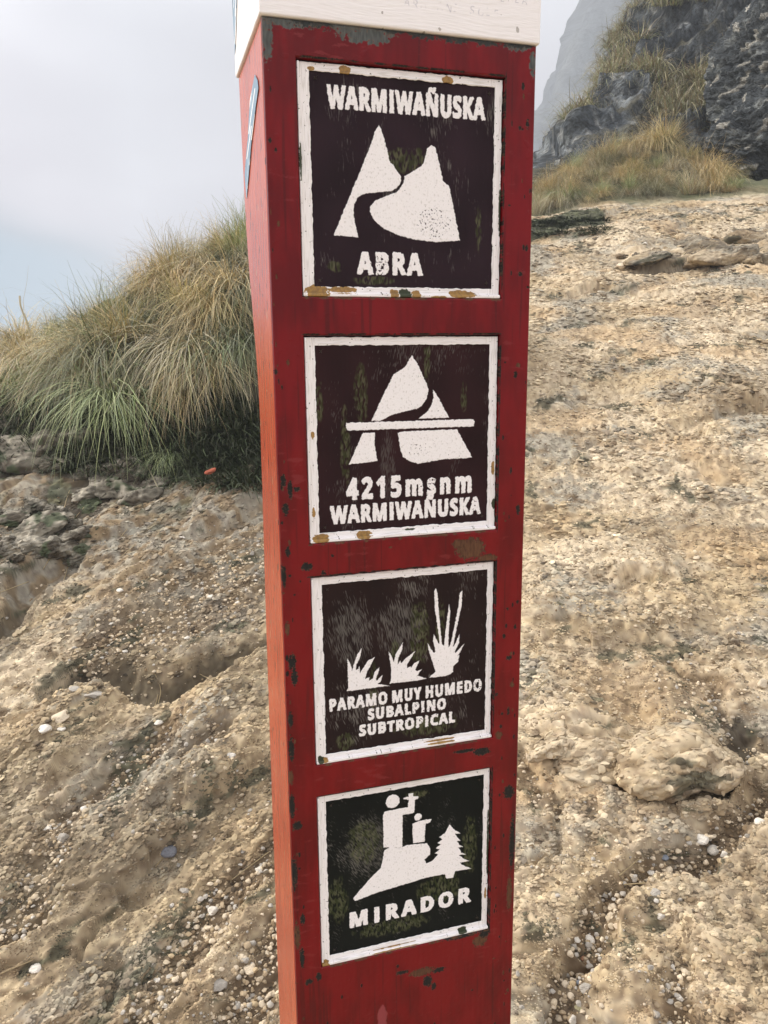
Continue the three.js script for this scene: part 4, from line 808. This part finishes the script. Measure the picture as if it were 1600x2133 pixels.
const screwGeo = (() => {                                                // round head with a cross recess of real depth
  const s = new THREE.Shape(); s.absarc(0, 0, 0.0032, 0, 6.2832);
  const x = new THREE.Path(), a = 0.0004, b = 0.0018; [[a, a], [a, b], [-a, b], [-a, a], [-b, a], [-b, -a], [-a, -a], [-a, -b], [a, -b], [a, -a], [b, -a], [b, a]].forEach(([p, q], i) => (i ? x.lineTo(p, q) : x.moveTo(p, q))); x.closePath(); s.holes.push(x);
  return new THREE.ExtrudeGeometry(s, { depth: 0.0006, bevelEnabled: true, bevelThickness: 0.0003, bevelSize: 0.0003, bevelSegments: 2, curveSegments: 20 });
})();
function fitText(x, text, x0, x1, y0, y1, gap, S, hgt) {
  x.font = 'bold 200px sans-serif';
  const adv = [...text].map((ch) => x.measureText(ch).width * (ch === ' ' ? 0.7 : 1)), tot = adv.reduce((a, b) => a + b, 0) + gap * 200 * (text.length - 1), cap = 143;
  const sx = (x1 - x0) * S / (tot - 20), sy = (y1 - y0) * S / cap;
  x.save(); x.translate(x0 * S - 10 * sx, hgt - y0 * S); x.scale(sx, sy); x.lineWidth = 15; x.lineJoin = 'round';
  let at = 0; [...text].forEach((ch, i) => { if (ch === 'I') { x.fillRect(at + adv[i] / 2 - 24, -150, 48, 157); } else { x.fillText(ch, at, 0); x.strokeText(ch, at, 0); } at += adv[i] + gap * 200; });
  x.restore();
}
PANELS.forEach((D, pi) => {
  const [v0, v1] = OPEN[pi], PH = v1 - v0, w = 620, h = Math.round(620 * PH / BW), S = w / (BW * 1e4), c = canvas(w, h), x = c.getContext('2d');
  x.fillStyle = '#000'; x.fillRect(0, 0, w, h); x.fillStyle = x.strokeStyle = '#fff';
  for (const p of D.poly) { x.beginPath(); for (let i = 0; i < p.length; i += 2) (i ? x.lineTo(p[i] * S, h - p[i + 1] * S) : x.moveTo(p[i] * S, h - p[i + 1] * S)); x.closePath(); x.fill(); }
  for (const [a, b, r] of D.disc ?? []) { x.beginPath(); x.arc(a * S, h - b * S, r * S, 0, 7); x.fill(); }
  for (const t of D.text) fitText(x, ...t, S, h);
  const m = x.getImageData(0, 0, w, h).data, F = new Float32Array(w * h * 4), B = new Float32Array(w * h), R = new Float32Array(w * h), z = pi * 50;
  for (let j = 0; j < h; j++) for (let i = 0; i < w; i++) {
    const X = i / S, Y = j / S, k = j * w + i, u = X / 1e4, v = Y / 1e4;    // tenths of millimetres from the lower left corner
    let col = [...D.base], b = 0.35 + 0.12 * N(u * 300, v * 90, z);
    const tone = 1 + 0.5 * N(u * 25, v * 18, z + 1); col = col.map((q) => q * tone);
    const sk = [0.05, -0.12, 0.22, 0.75][pi], us = u + sk * v + 0.002 * N(u * 60, v * 60, z), streak = N(us * 900, v * [60, 140, 90, 200][pi], z + 2) * 0.6 + N(us * 1900, v * 160, z + 3) * 0.4, area = N(u * 22, v * 14, z + 4) * 1.3 + 0.7 * N(u * 70, v * 50, z + 8) - 0.25;
    let scr = ss(0.28, 0.5, streak + 0.5 * area);
    for (const [a, e, p, q] of D.scrape ?? []) { const f = 1 - ((X - a) / p) ** 2 - ((Y - e) / q) ** 2; if (f > -0.5) scr = Math.max(scr, ss(0.25, 0.6, streak + 0.42 * ss(-0.5, 0.7, f) + 0.25 * N(u * 120, v * 60, z + 9)) * 0.75); }
    col = mix3(col, [0.17, 0.155, 0.135], [0.6, 0.42, 0.7, 0.6][pi] * scr);
    for (const [a, e, p, q] of D.moss) { const f = 1 - ((X - a) / p) ** 2 - ((Y - e) / q) ** 2 + 1.1 * fbm(u * 130, v * 70, z + 5, 4); if (f > 0) col = mix3(col, mix3([0.04, 0.05, 0.014], [0.12, 0.12, 0.06], ss(-0.2, 0.35, streak + N(u * 200, v * 100, z + 6))), 0.62 * ss(0.0, 0.6, f) * ss(-0.2, 0.2, N(u * 420, v * 160, z + 7) + 0.12)); }
    const wx = Math.round(i + 2.0 * N(u * 340, v * 340, z + 10) + 0.9 * N(u * 900, v * 900, z + 11)), wy = Math.round(h - 1 - j + 2.0 * N(u * 340, v * 340, z + 12) + 0.9 * N(u * 900, v * 900, z + 13));
    let a = wx < 0 || wy < 0 || wx >= w || wy >= h ? 0 : m[(wy * w + wx) * 4] / 255;
    let thr = 0.66; for (const [p, q, e, f, amt] of D.worn) { const g = 1 - ((X - p) / e) ** 2 - ((Y - q) / f) ** 2; if (g > 0) thr -= 1.0 * amt * ss(0, 0.6, g); }
    const wear = N(u * 480, v * 480, z + 14) * 0.6 + N(u * 1100, v * 1100, z + 15) * 0.4;
    a *= 1 - ss(thr - 0.06, thr + 0.04, wear + 0.12);
    const br = N(u * 420, v * 420, z + 16) * 0.6 + N(u * 900, v * 300, z + 17) * 0.4;
    col = mix3(col, mix3([0.88, 0.84, 0.82], [0.70, 0.66, 0.63], ss(0.1, 0.5, br)), a);
    put(F, k * 4, col); B[k] = mix(b - 0.1 * scr, 0.8 + 0.18 * br, a); R[k] = mix(0.8, 0.75, a);
  }
  const g = new RoundedBoxGeometry(BW + 0.006, PH + 0.006, 0.004, 2, 0.0005); g.translate(BW / 2, PH / 2, -0.002);
  const p = g.attributes.position, uv = new Float32Array(p.count * 2); for (let i = 0; i < p.count; i++) uv.set([p.getX(i) / BW, p.getY(i) / PH], i * 2);
  g.setAttribute('uv', new THREE.BufferAttribute(uv, 2));
  // the boards sit in the rebates, 6 mm back from the front
  const board = mesh('sign_panel', g, new THREE.MeshPhysicalMaterial({ map: toTex(F, w, h), bumpMap: grey(B, w, h), bumpScale: 0.0011, roughnessMap: grey(R, w, h), roughness: 1, specularIntensity: 0.45 }), POST);
  board.position.set(BX, v0, -0.0062);
  board.userData.label = ['top panel with two white peaks lettered WARMIWAÑUSKA and ABRA', 'second panel with a white peak lettered 4215msnm WARMIWAÑUSKA', 'third panel with three white plants lettered PARAMO MUY HUMEDO SUBALPINO SUBTROPICAL', 'lowest panel with two white figures and a tree lettered MIRADOR'][pi];
  // border: a strip of thick white paint with ragged edges
  const ring = (inset, amp, cw, seed) => {
    const [l, r, bt, tp] = inset, pts = [], n = 110;
    const side = (ax, ay, bx, by, nx, ny, sd) => { for (let i = 0; i < n; i++) { const t = i / n, q = amp * (N(t * 26, sd, seed) + 0.6 * N(t * 70, sd, seed + 3)) * Math.min(1, 8 * t, 8 * (1 - t)); pts.push(new THREE.Vector2(mix(ax, bx, t) + nx * q, mix(ay, by, t) + ny * q)); } };
    side(l, bt, r, bt, 0, 1, 1); side(r, bt, r, tp, -1, 0, 2); side(r, tp, l, tp, 0, -1, 3); side(l, tp, l, bt, 1, 0, 4);
    return cw ? pts.reverse() : pts;
  };
  const s = new THREE.Shape(ring([0.0008, BW - 0.0011, 0.0006, PH - 0.0016], 0.0009, false, z + 1)); s.holes.push(new THREE.Path(ring(D.inner.map((q) => q / 1e4), 0.0010, true, z + 2)));
  const flat = new THREE.ExtrudeGeometry(s, { depth: 0.0007, bevelEnabled: true, bevelThickness: 0.0004, bevelSize: 0.0004, bevelOffset: -0.0004, bevelSegments: 1 }); flat.translate(0, 0, 0.0005);
  const lip = new RoundedBoxGeometry(BW - 0.002, 0.0036, 0.0052, 2, 0.0012); lip.translate(BW / 2, 0.0022, 0.0032);
  const lip2 = new RoundedBoxGeometry(0.0022, PH - 0.006, 0.0044, 2, 0.0009); lip2.translate(0.0018, PH / 2 + 0.001, 0.0028);
  for (const q of [lip, lip2]) { const qp = q.attributes.position; for (let i = 0; i < qp.count; i++) { const o = 0.0007 * N(qp.getX(i) * 120, qp.getY(i) * 120, z); qp.setXYZ(i, qp.getX(i), qp.getY(i) + o * 0.5, qp.getZ(i) + o); } }
  const bg = mergeGeometries([flat, lip, lip2].map((q) => (q.index ? q.toNonIndexed() : q))), bp = bg.attributes.position, buv = new Float32Array(bp.count * 2);
  for (let i = 0; i < bp.count; i++) buv.set([bp.getX(i) / BW, (bp.getY(i) + 0.4 * bp.getZ(i)) / PH], i * 2);
  bg.setAttribute('uv', new THREE.BufferAttribute(buv, 2));
  const bw = 640, BF = new Float32Array(bw * bw * 4), BB = new Float32Array(bw * bw);
  for (let j = 0; j < bw; j++) for (let i = 0; i < bw; i++) {
    const X = i / bw * BW * 1e4, Y = j / bw * PH * 1e4;
    if (X > 190 && X < 1980 && Y > 190 && Y < 1980) continue;
    const u = X / 1e4, v = Y / 1e4, k = j * bw + i, along = X < 150 || X > 2000 ? N(u * 900, v * 60, z + 20) : N(u * 60, v * 900, z + 21);
    let col = mix3([0.88, 0.84, 0.82], [0.72, 0.68, 0.65], ss(0.05, 0.5, along)), b = 0.6 + 0.35 * along;
    const nick = N(u * 330, v * 330, z + 22) + 0.5 * N(u * 900, v * 900, z + 23);
    if (nick > 0.68) { col = [0.10, 0.09, 0.07]; b = 0.2; }
    for (const [a, e, p, q] of D.ochre) { const f = 1 - ((X - a) / p) ** 2 - ((Y - e) / q) ** 2 + 1.2 * fbm(u * 220, v * 220, z + 24, 3); if (f > 0.1) { col = mix3([0.36, 0.205, 0.055], [0.26, 0.15, 0.05], ss(-0.2, 0.3, nick)); b = 0.3; } }
    for (const [a, e, p, q] of D.gap) { const f = 1 - ((X - a) / p) ** 2 - ((Y - e) / q) ** 2 + 1.3 * fbm(u * 260, v * 260, z + 25, 3); if (f > 0.1) { col = [0.035, 0.045, 0.02]; b = 0.15; } }
    put(BF, k * 4, col); BB[k] = b;
  }
  mesh('border', bg, new THREE.MeshStandardMaterial({ map: toTex(BF, bw, bw), bumpMap: grey(BB, bw, bw), bumpScale: 0.0009, roughness: 0.62 }), board);
  const [l, r, bt, tp] = D.inner.map((q) => q / 1e4);
  for (const [a, b] of [[l + 0.006, bt + 0.006], [r - 0.006, bt + 0.006], [l + 0.006, tp - 0.006], [r - 0.006, tp - 0.006]]) { const q = mesh('screw', screwGeo, screwMat, board); q.position.set(a, b, 0.0002); q.rotation.z = a * 40; }
});

renderer.render(scene, camera);
